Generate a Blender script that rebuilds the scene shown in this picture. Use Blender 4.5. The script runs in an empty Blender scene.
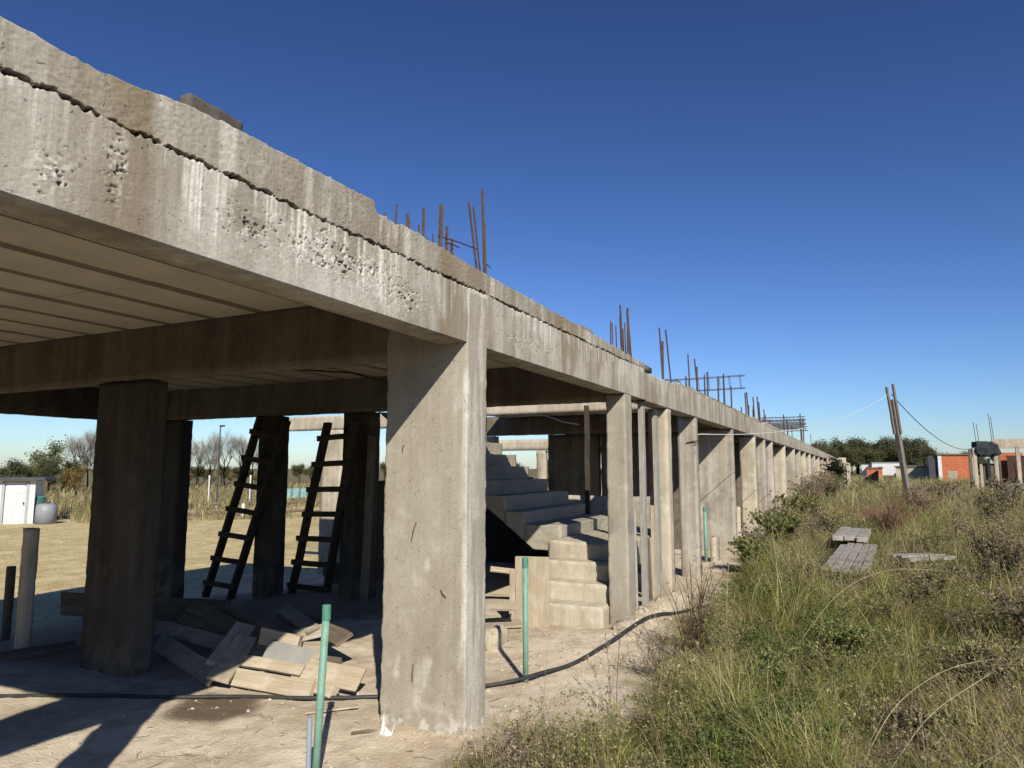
import bpy, math, random
import numpy as np
from mathutils import Vector, Matrix
random.seed(7); RNG = np.random.default_rng(11)
scene = bpy.context.scene; COL = scene.collection
rad = math.radians

# ------------------------------------------------------------------ noise
def _h(ix, iy, iz, s):
    n = (ix.astype(np.int64)*374761393 + iy.astype(np.int64)*668265263 + iz.astype(np.int64)*2147483647 + s*144665) & 0xffffffff
    n = ((n ^ (n >> 13))*1274126177) & 0xffffffff
    n = ((n ^ (n >> 16))*2246822519) & 0xffffffff
    return ((n ^ (n >> 15)) & 0xffff)/65535.0
def vn(x, y=0.0, z=0.0, s=0):
    x, y, z = np.broadcast_arrays(np.asarray(x, float), np.asarray(y, float), np.asarray(z, float))
    i, j, k = np.floor(x), np.floor(y), np.floor(z)
    f, g, h = x-i, y-j, z-k
    f, g, h = f*f*(3-2*f), g*g*(3-2*g), h*h*(3-2*h)
    r = 0
    for a in (0, 1):
        for b in (0, 1):
            for c in (0, 1):
                r = r + _h(i+a, j+b, k+c, s)*(f if a else 1-f)*(g if b else 1-g)*(h if c else 1-h)
    return r
def fbm(x, y=0.0, z=0.0, s=0, o=4):
    r, a, t = 0, 1.0, 0
    x = np.asarray(x, float); y = np.asarray(y, float); z = np.asarray(z, float)
    for q in range(o):
        r = r + a*vn(x*2**q, y*2**q, z*2**q, s+q); t += a; a *= .5
    return r/t
def sstep(a, b, x):
    t = np.clip((np.asarray(x, float)-a)/(b-a), 0, 1); return t*t*(3-2*t)

# ------------------------------------------------------------------ mesh helpers
class MB:
    def __init__(s): s.V = []; s.F = []; s.n = 0; s.A = {}
    def add(s, v, f, **at):
        v = np.asarray(v, float).reshape(-1, 3)
        f = [tuple(int(q)+s.n for q in t) for t in f] if not isinstance(f, np.ndarray) else f+s.n
        s.V.append(v); s.F.append(f); s.n += len(v); return s
    def box(s, c, d, R=None):
        h = np.array(d, float)/2
        v = np.array([(x, y, z) for x in (-1, 1) for y in (-1, 1) for z in (-1, 1)], float)*h
        if R is not None: v = v @ np.array(R).T
        return s.add(v+np.array(c, float), BOXF)
    def hexa(s, v): return s.add(v, BOXF)
    def b2(s, x0, x1, y0, y1, z0, z1): return s.box(((x0+x1)/2, (y0+y1)/2, (z0+z1)/2), (x1-x0, y1-y0, z1-z0))
    def tube(s, pts, r, n=6, cap=True):
        P = np.array(pts, float); m = len(P); r = np.broadcast_to(np.asarray(r, float), (m,))
        T = np.gradient(P, axis=0); T /= np.linalg.norm(T, axis=1)[:, None]+1e-12
        u = np.cross(T[0], (0, 0, 1) if abs(T[0][2]) < .9 else (1, 0, 0)); u /= np.linalg.norm(u)
        V = []
        for i in range(m):
            u = u-T[i]*np.dot(u, T[i]); u /= np.linalg.norm(u); w = np.cross(T[i], u)
            a = np.arange(n)*2*np.pi/n
            V.append(P[i]+r[i]*(np.cos(a)[:, None]*u+np.sin(a)[:, None]*w))
        F = [(i*n+j, i*n+(j+1) % n, (i+1)*n+(j+1) % n, (i+1)*n+j) for i in range(m-1) for j in range(n)]
        if cap: F += [tuple(range(n))[::-1], tuple((m-1)*n+j for j in range(n))]
        return s.add(np.vstack(V), F)
BOXF = [(0, 1, 3, 2), (4, 6, 7, 5), (0, 4, 5, 1), (2, 3, 7, 6), (0, 2, 6, 4), (1, 5, 7, 3)]

def mesh_from(name, V, F, smooth=False, attrs=None):
    me = bpy.data.meshes.new(name)
    V = np.ascontiguousarray(V, np.float32)
    if isinstance(F, np.ndarray):
        nf, k = F.shape
        me.vertices.add(len(V)); me.vertices.foreach_set('co', V.ravel())
        me.loops.add(nf*k); me.loops.foreach_set('vertex_index', F.astype(np.int32).ravel())
        me.polygons.add(nf); me.polygons.foreach_set('loop_start', np.arange(0, nf*k, k, dtype=np.int32))
        me.polygons.foreach_set('loop_total', np.full(nf, k, np.int32))
        me.update(calc_edges=True)
    else:
        me.from_pydata(V.tolist(), [], F)
    if attrs:
        for k, a in attrs.items():
            a = np.asarray(a, np.float32)
            if a.ndim == 1: me.attributes.new(k, 'FLOAT', 'POINT').data.foreach_set('value', a)
            else:
                c = np.ones((len(a), 4), np.float32); c[:, :3] = a
                me.attributes.new(k, 'FLOAT_COLOR', 'POINT').data.foreach_set('color', c.ravel())
    if smooth: me.polygons.foreach_set('use_smooth', np.ones(len(me.polygons), bool))
    me.validate(); me.update()
    return me
WORLD = {}
def tag(o, label=None, cat=None, group=None, kind=None):
    for k, v in (('label', label), ('category', cat), ('group', group), ('kind', kind)):
        if v: o[k] = v
    return o
def obj(name, mb, mat, parent=None, smooth=False, attrs=None, bevel=0, origin=None):
    """link a mesh built in world coordinates; its origin sits at its own base (or the parent's)"""
    if isinstance(mb, MB):
        V = np.vstack(mb.V)
        if all(isinstance(f, np.ndarray) for f in mb.F) and len({f.shape[1] for f in mb.F}) == 1: F = np.vstack(mb.F)
        else: F = [tuple(int(q) for q in t) for f in mb.F for t in f]
    else: V, F = mb
    po = np.array(WORLD.get(parent.as_pointer(), (0, 0, 0)), float) if parent else np.zeros(3)
    if origin is None:
        lo, hi = V.min(0), V.max(0); origin = np.array([(lo[0]+hi[0])/2, (lo[1]+hi[1])/2, lo[2]])
    origin = np.array(origin, float)
    o = bpy.data.objects.new(name, mesh_from(name, V-origin, F, smooth, attrs)); COL.objects.link(o)
    o.data.materials.append(mat); o.location = origin-po; o.parent = parent
    WORLD[o.as_pointer()] = tuple(origin)
    if bevel:
        m = o.modifiers.new('bevel', 'BEVEL'); m.width = bevel; m.segments = 1; m.limit_method = 'ANGLE'
    return o
def empty(name, loc, label=None, cat=None, group=None):
    o = bpy.data.objects.new(name, None); COL.objects.link(o); o.location = loc; o.empty_display_size = .1
    WORLD[o.as_pointer()] = tuple(loc); return tag(o, label, cat, group)
def copy_tree(o, loc=None, rz=0.0, sc=1.0, parent=None):
    c = o.copy(); COL.objects.link(c); c.parent = parent
    if loc is not None: c.location = loc; c.rotation_euler = (0, 0, rz); c.scale = (sc, sc, sc)
    for ch in list(o.children): copy_tree(ch, parent=c)
    return c

def grid_faces(nu, nv):
    i, j = np.meshgrid(np.arange(nu-1), np.arange(nv-1), indexing='ij'); a = (i*nv+j).ravel()
    return np.stack([a, a+nv, a+nv+1, a+1], 1)
def rough_box(x0, x1, y0, y1, z0, z1, res=.03, amp=.003, chip=.012, seed=0, grain=0.0):
    """a subdivided block with uneven faces and worn, chipped edges"""
    n = [max(1, int(round((b-a)/res))) for a, b in ((x0, x1), (y0, y1), (z0, z1))]
    L = [np.linspace(a, b, m+1) for (a, b), m in zip(((x0, x1), (y0, y1), (z0, z1)), n)]
    idx = -np.ones([m+1 for m in n], int)
    I = np.array([(i, j, k) for i in range(n[0]+1) for j in range(n[1]+1) for k in range(n[2]+1)
                  if i in (0, n[0]) or j in (0, n[1]) or k in (0, n[2])])
    idx[I[:, 0], I[:, 1], I[:, 2]] = np.arange(len(I))
    V = np.stack([L[0][I[:, 0]], L[1][I[:, 1]], L[2][I[:, 2]]], 1)
    F = []
    for ax in range(3):
        o = [a for a in range(3) if a != ax]
        a, b = np.meshgrid(np.arange(n[o[0]]), np.arange(n[o[1]]), indexing='ij'); a = a.ravel(); b = b.ravel()
        for end in (0, n[ax]):
            def g(da, db):
                q = [None]*3; q[ax] = np.full(len(a), end); q[o[0]] = a+da; q[o[1]] = b+db
                return idx[q[0], q[1], q[2]]
            f = np.stack([g(0, 0), g(1, 0), g(1, 1), g(0, 1)], 1)
            if (end == 0) ^ (ax == 1): f = f[:, ::-1]
            F.append(f)
    F = np.vstack(F)
    c = np.array([(x0+x1)/2, (y0+y1)/2, (z0+z1)/2]); N = np.zeros_like(V); cnt = np.zeros(len(V))
    for ax in range(3):
        for end, sg in ((0, -1), (n[ax], 1)):
            m = I[:, ax] == end; N[m, ax] += sg; cnt[m] += 1
    d = (fbm(V[:, 0]*9, V[:, 1]*9, V[:, 2]*5, seed, 3)-.5)*2*amp
    if grain: d = d+(vn(V[:, 0]*45, V[:, 1]*45, V[:, 2]*1.2, seed+3)-.5)*grain
    ch = np.where(cnt > 1, -chip*np.clip(fbm(V[:, 0]*14, V[:, 1]*14, V[:, 2]*14, seed+9, 3)*2.2-.75, 0.05, 1.2), 0)
    return V+N*(d+ch)[:, None], F

# ------------------------------------------------------------------ materials
def newmat(name):
    m = bpy.data.materials.new(name); m.use_nodes = True; nt = m.node_tree; nt.nodes.clear(); return m, nt
class NT:
    def __init__(s, name):
        s.m, s.t = newmat(name); s.out = s.t.nodes.new('ShaderNodeOutputMaterial')
    def n(s, typ, **kw):
        q = s.t.nodes.new('ShaderNode'+typ)
        for k, v in kw.items(): setattr(q, k, v)
        return q
    def l(s, a, b): s.t.links.new(a, b)
    def val(s, sock, v):
        if hasattr(v, 'links') or isinstance(v, bpy.types.NodeSocket): s.l(v, sock)
        else: sock.default_value = v if not isinstance(v, tuple) or len(v) != 3 or sock.type != 'RGBA' else (*v, 1)
    def co(s, sc=(1, 1, 1), kind='Object', loc=(0, 0, 0)):
        c = s.n('TexCoord'); mp = s.n('Mapping'); s.l(c.outputs[kind], mp.inputs[0]); mp.inputs['Scale'].default_value = sc; mp.inputs['Location'].default_value = loc
        return mp.outputs[0]
    def pos(s, sc=(1, 1, 1)):
        c = s.n('NewGeometry'); mp = s.n('Mapping'); s.l(c.outputs['Position'], mp.inputs[0]); mp.inputs['Scale'].default_value = sc
        return mp.outputs[0]
    def noise(s, vec, scale=5, det=4, rough=.55, dist=0):
        q = s.n('TexNoise'); s.l(vec, q.inputs['Vector']); q.inputs['Scale'].default_value = scale; q.inputs['Detail'].default_value = det
        q.inputs['Roughness'].default_value = rough; q.inputs['Distortion'].default_value = dist; return q.outputs['Fac']
    def ramp(s, f, *st):
        q = s.n('ValToRGB'); s.l(f, q.inputs[0]); e = q.color_ramp.elements
        while len(e) < len(st): e.new(.5)
        for a, (p, c) in zip(e, st):
            a.position = p; a.color = (c, c, c, 1) if not isinstance(c, tuple) else (*c, 1)
        return q.outputs[0]
    def mix(s, f, a, b, mode='MIX'):
        q = s.n('Mix', data_type='RGBA', blend_type=mode); s.val(q.inputs[0], f); s.val(q.inputs[6], a); s.val(q.inputs[7], b); return q.outputs[2]
    def math(s, op, a, b=0.0, clamp=False):
        q = s.n('Math', operation=op, use_clamp=clamp); s.val(q.inputs[0], a); s.val(q.inputs[1], b); return q.outputs[0]
    def attr(s, name, out='Fac'):
        q = s.n('Attribute', attribute_name=name); return q.outputs[out]
    def bump(s, h, strength=.3, dist=.01, nrm=None):
        q = s.n('Bump'); s.l(h, q.inputs['Height']); q.inputs['Strength'].default_value = strength; q.inputs['Distance'].default_value = dist
        if nrm is not None: s.l(nrm, q.inputs['Normal'])
        return q.outputs[0]
    def pbr(s, col, rough=.9, nrm=None, spec=.25, metal=0.0):
        q = s.n('BsdfPrincipled'); s.val(q.inputs['Base Color'], col); s.val(q.inputs['Roughness'], rough)
        q.inputs['Specular IOR Level'].default_value = spec; q.inputs['Metallic'].default_value = metal
        if nrm is not None: s.l(nrm, q.inputs['Normal'])
        s.l(q.outputs[0], s.out.inputs[0]); return s.m

def concrete(name, base=(.355, .328, .275), dark=(.235, .208, .165), light=(.50, .475, .415), grain=(38, 38, 1.4), streak=1.0):
    n = NT(name); p = n.pos()
    big = n.noise(p, .9, 6, .62); g = n.noise(n.pos(grain), 1, 4, .7); g2 = n.noise(n.pos((grain[0]*.28, grain[1]*.28, .55)), 1, 3, .6)
    fine = n.noise(p, 75, 4, .75); mid = n.noise(p, 6.5, 6, .68, .4); spk = n.noise(p, 30, 5, .8)
    col = n.mix(n.ramp(big, (.36, 0.), (.64, 1.)), dark, base)
    col = n.mix(n.math('MULTIPLY', n.ramp(g2, (.46, 0.), (.70, 1.)), .55*streak), col, light)
    col = n.mix(n.math('MULTIPLY', n.ramp(g2, (.28, 1.), (.46, 0.)), .55*streak), col, dark)
    col = n.mix(n.math('MULTIPLY', n.ramp(g, (.50, 0.), (.70, 1.)), .22*streak), col, light)
    col = n.mix(n.math('MULTIPLY', n.ramp(g, (.30, 1.), (.44, 0.)), .25*streak), col, dark)
    col = n.mix(n.math('MULTIPLY', n.ramp(mid, (.52, 0.), (.70, 1.)), .50), col, light)
    col = n.mix(n.math('MULTIPLY', n.ramp(mid, (.28, 1.), (.42, 0.)), .55), col, dark)
    col = n.mix(n.attr('brown'), col, (.23, .185, .125))
    lm = n.math('MULTIPLY', n.attr('lime'), n.ramp(spk, (.30, .35), (.6, 1.)))
    col = n.mix(lm, col, (.68, .66, .60))
    col = n.mix(n.math('MULTIPLY', n.ramp(spk, (.66, 0.), (.74, 1.)), .5), col, (.62, .6, .54))
    col = n.mix(n.attr('shade_and_blotch'), col, (.018, .016, .014))
    col = n.mix(.38, col, n.mix(fine, (.1, .09, .08), (.9, .88, .85)), 'OVERLAY')
    pits = n.ramp(n.noise(p, 46, 2, .5), (.27, 0.), (.33, 1.))
    col = n.mix(n.math('MULTIPLY', n.math('SUBTRACT', 1.0, pits), .5), col, (.10, .085, .065))
    h = n.math('ADD', n.math('MULTIPLY', fine, .5), n.math('ADD', n.math('MULTIPLY', g, .25), n.math('ADD', n.math('MULTIPLY', pits, .5), n.math('MULTIPLY', spk, .5))))
    return n.pbr(col, .93, n.bump(h, .6, .006), .2)
def wood(name, a=(.40, .345, .265), b=(.23, .185, .13), c=(.50, .45, .37)):
    n = NT(name); p = n.co((1.6, 34, 34)); g = n.noise(p, 1.6, 7, .75, .8); blot = n.noise(n.co((4, 8, 8)), 1.2, 6, .7)
    col = n.mix(n.ramp(g, (.32, 0.), (.66, 1.)), b, a)
    col = n.mix(n.math('MULTIPLY', n.ramp(blot, (.5, 0.), (.7, 1.)), .6), col, c)
    col = n.mix(n.math('MULTIPLY', n.ramp(blot, (.3, 1.), (.42, 0.)), .5), col, b)
    return n.pbr(col, .9, n.bump(g, .8, .006), .2)
def plain(name, col, rough=.7, var=.25, scale=6, spec=.3, metal=0.0, bump=.2):
    n = NT(name); f = n.noise(n.co(), scale, 5, .6); d = tuple(c*(1-var) for c in col); e = tuple(min(1, c*(1+var)) for c in col)
    return n.pbr(n.mix(n.ramp(f, (.3, 0.), (.7, 1.)), d, e), rough, n.bump(n.noise(n.co(), scale*6, 3), bump, .004), spec, metal)
def leafmat(name, tint=(1, 1, 1), trans=.28):
    n = NT(name); c = n.attr('Col', 'Color'); f = n.noise(n.pos(), 3.0, 3)
    col = n.mix(n.ramp(f, (.3, 0.), (.7, 1.)), n.mix(1.0, c, (.82, .80, .78), 'MULTIPLY'), c)
    col = n.mix(1.0, col, tint, 'MULTIPLY')
    d = n.n('BsdfDiffuse'); t = n.n('BsdfTranslucent'); x = n.n('MixShader'); n.l(col, d.inputs[0]); n.l(col, t.inputs[0])
    x.inputs[0].default_value = trans; n.l(d.outputs[0], x.inputs[1]); n.l(t.outputs[0], x.inputs[2]); n.l(x.outputs[0], n.out.inputs[0]); return n.m

CONC = concrete('concrete_weathered')
CONC_IN = concrete('concrete_raw_shaded', (.162, .142, .109), (.093, .079, .06), (.23, .206, .165), (22, 22, 1.0))  # raw concrete with the interior shade darkened into its colour
CONC_DK = concrete('concrete_shaded', (.076, .067, .053), (.043, .037, .029), (.118, .106, .087), (22, 22, 1.0))  # darkest copy, shade of the inner columns painted into the concrete
CONC_COL = concrete('concrete_column', (.345, .318, .262), (.265, .236, .185), (.45, .425, .365), (30, 30, 2.2), .45)
CONC_PALE = concrete('concrete_pale_cement', (.46, .41, .32), (.29, .25, .185), (.60, .56, .47), (30, 30, 5), .6)
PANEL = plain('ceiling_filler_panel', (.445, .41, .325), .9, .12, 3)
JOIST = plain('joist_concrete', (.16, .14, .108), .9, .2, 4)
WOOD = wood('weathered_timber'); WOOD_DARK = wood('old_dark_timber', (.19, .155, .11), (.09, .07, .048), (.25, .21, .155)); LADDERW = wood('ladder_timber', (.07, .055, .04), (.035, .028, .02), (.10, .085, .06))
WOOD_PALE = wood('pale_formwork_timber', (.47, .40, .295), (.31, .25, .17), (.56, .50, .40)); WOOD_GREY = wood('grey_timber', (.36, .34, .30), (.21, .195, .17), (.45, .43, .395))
PLY = plain('grey_plywood', (.28, .275, .255), .85, .15, 5)
RUST = plain('rusty_steel', (.095, .058, .042), .75, .4, 30, .4, .3)
PIPE = plain('green_plastic', (.165, .305, .235), .55, .22, 14, .4); PIPE_CAP = plain('green_cap_plastic', (.075, .225, .165), .55, .2, 14, .4)
HOSE = plain('black_polythene', (.032, .032, .034), .55, .3, 5, .4); CABLE = plain('white_cable', (.55, .56, .56), .5, .05, 5)
WHITE = plain('whitewash', (.58, .58, .565), .85, .06, 3); TIN = plain('dark_tin', (.05, .052, .057), .6, .3, 5, .4)
GREYPL = plain('grey_plastic', (.23, .24, .265), .5, .12, 3); TEAL = plain('teal_plastic', (.10, .30, .27), .6, .2, 3)
BARK = plain('bark', (.13, .10, .075), .95, .3, 6); TWIG = plain('pale_twig', (.25, .205, .175), .95, .3, 8); GREYBARK = plain('grey_bark', (.40, .38, .35), .95, .2, 5)
NET = plain('dark_shade_net', (.03, .035, .04), .95, .3, 4); PLASTIC = plain('white_plastic_film', (.62, .62, .61), .35, .05, 10, .5)
CLAY = plain('clay_fragment', (.25, .19, .15), .9, .2, 20); RUBBLE = plain('rubble_stone', (.47, .42, .335), .95, .25, 20)
GRASS = leafmat('grass_blades', (1, 1, 1), .48); LEAF = leafmat('leaves'); FARLEAF = leafmat('far_leaves', (1, 1, 1), .15)
def brick_mat():
    n = NT('orange_hollow_brick'); b = n.n('TexBrick'); mp = n.co((1, 1, 1)); sep = n.n('SeparateXYZ'); n.l(mp, sep.inputs[0]); cmb = n.n('CombineXYZ')
    n.l(n.math('ADD', sep.outputs[0], sep.outputs[1]), cmb.inputs[0]); n.l(sep.outputs[2], cmb.inputs[1]); n.l(cmb.outputs[0], b.inputs[0])
    b.inputs['Color1'].default_value = (.50, .125, .045, 1); b.inputs['Color2'].default_value = (.40, .09, .035, 1); b.inputs['Mortar'].default_value = (.38, .25, .17, 1)
    b.inputs['Scale'].default_value = 1; b.inputs['Brick Width'].default_value = .34; b.inputs['Row Height'].default_value = .19; b.inputs['Mortar Size'].default_value = .014
    return n.pbr(n.mix(.35, b.outputs[0], n.noise(n.co(), 2.0, 4), 'OVERLAY'), .9)
BRICK = brick_mat()

# ------------------------------------------------------------------ terrain
EX = [-60, 0, 2.5, 3.0, 3.5, 4.0, 4.25, 4.6, 5.2, 6.7, 8.0, 9.8, 13, 20, 60, 4000]
EY = [1.9, 1.9, 1.92, 1.92, 1.9, 1.74, 1.50, 1.30, 1.33, 1.55, 1.55, 1.58, 1.80, 2.0, 2.0, 2.0]
def edge(x): return np.interp(x, EX, EY)
def terrain_z(x, y):
    x = np.asarray(x, float); y = np.asarray(y, float)
    z = -.6*sstep(5.6, 11.5, y)
    near = np.exp(-((x-5)/30)**2)
    z = z+(fbm(x*.8, y*.8, 0, 5, 3)-.5)*.06*near
    g = sstep(0, .6, edge(x)-y)
    z = z+g*((fbm(x*.5, y*.5, 0, 25, 3)-.42)*.28*near+.03)
    z = z+.15*np.exp(-(((x-8.1)/.9)**2+((y-2.02)/.28)**2))+.07*np.exp(-(((x-7.2)/.5)**2+((y-2.0)/.25)**2))
    z = z+.05*np.exp(-(((x-3.9)/.35)**2+((y-2.4)/.5)**2))
    z = z-.035*np.exp(-(((x-5)/2.2)**2+((y-4)/1.0)**2))
    return z
def tz(x, y): return float(terrain_z(np.array([x]), np.array([y]))[0])
def axis(*segs):
    out = []
    for a, b, st in segs: out += list(np.arange(a, b-1e-6, st))
    return out
gx = np.array([-3000, -800, -200, -80, -40]+axis((-24, 2, 1.0), (2, 9.5, .045), (9.5, 20, .16), (20, 60, 1.2), (60, 140, 6))+[140, 180, 240, 340, 500, 800, 1400, 2500, 4500])
gy = np.array([-3000, -1200, -500, -220, -110, -60, -34, -20, -12, -8, -5]+axis((-3.2, 6.2, .045), (6.2, 16, .2), (16, 60, 1.4))+[60, 66, 75, 90, 120, 170, 260, 420, 800, 1600, 4000])
X, Y = np.meshgrid(gx, gy, indexing='ij'); fx, fy = X.ravel(), Y.ravel()
Z = terrain_z(fx, fy)
dirt = sstep(-.05, .35, fy-edge(fx)+(fbm(fx*3, fy*3, 0, 31, 3)-.5)*.7)
fineamp = dirt*np.exp(-(fx/18)**2)*(np.abs(fy) < 12)
Z = Z+fineamp*((fbm(fx*5, fy*5, 0, 40, 3)-.5)*.032+(fbm(fx*11, fy*11, 0, 47, 2)-.5)*.016+np.clip(vn(fx*14, fy*14, 0, 44)-.72, 0, 1)*.03)
FARF = sstep(27, 36, fy)
straw = (1-FARF)*sstep(8.5, 11, fy+(fbm(fx*.7, fy*.7, 0, 50, 3)-.5)*3)
dirt = dirt*(1-FARF)
under = (1-FARF)*sstep(0, .5, np.minimum(fy-4.75, fx-3.5)+(fbm(fx*2.2, fy*2.2, 0, 66, 4)-.5)*1.2)*sstep(10.2, 9.4, fy)*sstep(8.6, 7.6, fx)*.62  # shade under the roof, painted into the soil colour
damp_and_shade = sstep(.0, .22, .62-np.hypot((fx-3.62)/.62, (fy-4.05)/.62)+(fbm(fx*4, fy*4, 0, 61, 3)-.5)*.35)  # wet patch alone
def ground_mat():
    n = NT('ground_soil'); p = n.pos()
    a = n.noise(p, 1.1, 6, .6); b = n.noise(p, 7, 5, .65); c = n.noise(p, 60, 3, .6)
    dirtc = n.mix(n.ramp(a, (.38, 0.), (.62, 1.)), (.455, .37, .265), (.625, .535, .41))
    dirtc = n.mix(n.math('MULTIPLY', n.ramp(b, (.50, 0.), (.70, 1.)), .6), dirtc, (.72, .64, .515))
    dirtc = n.mix(n.math('MULTIPLY', n.ramp(b, (.30, 1.), (.42, 0.)), .5), dirtc, (.33, .26, .18))
    dirtc = n.mix(n.math('MULTIPLY', n.ramp(n.noise(p, 2.6, 6, .75, .8), (.54, 0.), (.66, 1.)), .55), dirtc, (.36, .285, .20))
    dirtc = n.mix(n.attr('damp_and_shade'), dirtc, (.15, .11, .075))
    vor = n.n('TexVoronoi'); n.l(n.pos(), vor.inputs[0]); vor.inputs['Scale'].default_value = 26
    peb = n.ramp(vor.outputs['Distance'], (.10, 1.), (.22, 0.)); pk = n.ramp(n.noise(p, 4, 3), (.5, 0.), (.62, 1.))
    dirtc = n.mix(n.math('MULTIPLY', n.math('MULTIPLY', peb, pk), .5), dirtc, (.6, .55, .45))
    st = n.mix(n.ramp(n.noise(n.pos((1, 1, 1)), 1.6, 6, .7), (.35, 0.), (.65, 1.)), (.40, .31, .15), (.64, .53, .30)); st = n.mix(n.math('MULTIPLY', n.ramp(n.noise(p, 5.5, 7, .8, 1.0), (.50, 0.), (.64, 1.)), .55), st, (.30, .245, .12))
    st = n.mix(n.math('MULTIPLY', n.ramp(n.noise(p, .45, 4), (.52, 0.), (.68, 1.)), .5), st, (.28, .26, .11))
    gr = n.mix(n.ramp(n.noise(p, .8, 6, .7), (.38, 0.), (.62, 1.)), (.10, .085, .045), (.22, .18, .095))
    col = n.mix(n.attr('dirt'), gr, dirtc); col = n.mix(n.attr('straw'), col, st)
    col = n.mix(.25, col, n.mix(c, (.1, .1, .1), (.9, .9, .9)), 'OVERLAY')
    h = n.math('ADD', n.math('MULTIPLY', b, 1.0), n.math('ADD', n.math('MULTIPLY', c, .6), n.math('MULTIPLY', n.math('MULTIPLY', peb, pk), .5)))
    return n.pbr(col, .96, n.bump(h, .7, .02), .15)
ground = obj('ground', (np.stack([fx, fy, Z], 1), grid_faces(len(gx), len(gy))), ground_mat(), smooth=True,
             attrs=dict(dirt=dirt, straw=straw, damp_and_shade=np.maximum(damp_and_shade, under)), origin=(0, 0, 0))
tag(ground, 'sandy bare soil, straw lawn and field around the building', 'ground', kind='structure')
# ------------------------------------------------------------------ the unfinished concrete building
YF = 2.16                                       # facade plane
B = empty('unfinished_concrete_building', (4.0, 2.4, 0), 'long unfinished concrete building on blade columns with cracked edge beam and rusty bars', 'building')
TX = [-3.42, 1.04, 1.34, 1.6, 2.0, 2.46, 2.80, 2.825, 3.2, 3.9, 5.3, 6.35, 7.88, 7.93, 9.3, 9.8, 14, 16.2, 18.4, 18.6, 19.8, 20.1, 25.6, 25.9, 30, 86]
TZ = [2.88, 2.90, 2.90, 2.93, 2.955, 2.96, 2.965, 2.91, 2.92, 2.89, 2.87, 2.85, 2.81, 2.71, 2.73, 2.79, 2.77, 2.79, 2.84, 2.76, 2.76, 2.85, 2.85, 2.78, 2.80, 2.84]
def street_beam(xs, nz, crack=True, z0=2.39):
    xs = np.asarray(xs, float); nx = len(xs)
    rag = (fbm(xs*7, 0, 0, 71, 5)-.5)*.006+np.clip(vn(xs*30, 0, 0, 75)-.6, 0, 1)*.022-np.clip(vn(xs*11, 3, 0, 76)-.72, 0, 1)*.035-np.clip(vn(xs*42, 3, 0, 77)-.7, 0, 1)*.02
    top = np.interp(xs, TX, TZ)+rag
    v = np.linspace(0, 1, nz)
    Xg = np.repeat(xs, nz).reshape(nx, nz); Zg = z0+(top[:, None]-z0)*v[None, :]
    zc = 2.748+(fbm(xs*2.6, 0, 0, 81, 4)-.5)*.020+(vn(xs*24, 0, 0, 86)-.5)*.006+(vn(xs*52, 0, 0, 87)-.5)*.011+(vn(xs*120, 0, 0, 88)-.5)*.008
    wc = np.clip(.0042+(fbm(xs*18, 0, 0, 90, 3)-.45)*.018, .002, .0095)
    dep = .075
    if crack: fade = 1-sstep(7.0, 8.6, xs)*.75
    else: fade = np.full(nx, .25); wc = wc*.5
    dz = np.abs(Zg-zc[:, None])+(vn(Xg*60, 0, Zg*60, 92)-.5)*.008
    gro = 1-sstep(.8, 1.1, dz/(wc*fade)[:, None])
    y = -(fbm(Xg*3, 0, Zg*3, 95, 2)-.5)*.003-(fbm(Xg*120, 0, Zg*120, 98, 2)-.5)*.0016
    up = sstep(-.004, .012, Zg-zc[:, None])
    y = y-up*.0005+(up*(fbm(Xg*70, 0, Zg*70, 99, 3)-.5)*.004)
    y = y+gro*dep*fade[:, None]
    # honeycombed patches: lumps and holes
    cl = np.exp(-((Xg-2.55)/.42)**2-((Zg-2.60)/.09)**2)+.8*np.exp(-((Xg-1.22)/.07)**2-((Zg-2.50)/.08)**2)+.7*np.exp(-((Xg-1.42)/.05)**2-((Zg-2.60)/.12)**2) \
        +.75*np.exp(-((Xg-3.12)/.22)**2-((Zg-2.5)/.07)**2)+.55*np.exp(-((Xg-1.95)/.15)**2-((Zg-2.56)/.07)**2)+.5*np.exp(-((Xg-4.7)/.5)**2-((Zg-2.52)/.07)**2)
    hn = vn(Xg*110, 0, Zg*125, 101); hm = vn(Xg*38, 0, Zg*55, 103)
    hole = sstep(.73, .765, hn*.6+hm*.4+.14*np.clip(cl, 0, 1)-.06)*np.clip(cl*1.3, 0, 1)
    lump = sstep(.62, .8, vn(Xg*75, 1, Zg*75, 105))*np.clip(cl*1.2, 0, 1)
    y = y+hole*.013-lump*.002
    # lime runs start at the crack and end where they dried
    L = .05+.34*vn(xs*11, 0, 0, 111)**1.5; s1 = vn(xs*48, 0, 0, 113); s2 = vn(xs*115, 0, 0, 114)
    reg = np.interp(xs, [-3, 1.0, 1.12, 1.3, 1.55, 1.75, 1.85, 2.5, 3.0, 3.12, 3.4, 3.75, 3.8, 4.02, 4.06, 4.5, 5.5, 7.9, 12, 90], [.2, .6, .5, .2, .15, .9, .6, 1, .75, .2, .45, .35, 1, .9, .2, .55, .6, .5, .35, .35])
    below = np.clip((zc[:, None]-Zg), 0, 1)
    run = (1-sstep(.6, 1.1, below/L[:, None]))*(Zg < zc[:, None])
    lime = run*(.35*sstep(.35, .6, s1)+.75*sstep(.55, .75, .5*s1+.5*s2))[:, None]*reg[:, None]
    lime = lime+.75*lump+.6*sstep(.40, .66, fbm(Xg*5, 0, Zg*2.5, 117, 4))*reg[:, None]*(Zg < zc[:, None])
    lime = lime+.5*up*sstep(.60, .72, fbm(Xg*9, 0, Zg*1.2, 119, 4))
    y = y-.003*np.clip(run*sstep(.55, .75, .5*s1+.5*s2)[:, None]*reg[:, None], 0, 1)
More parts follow.
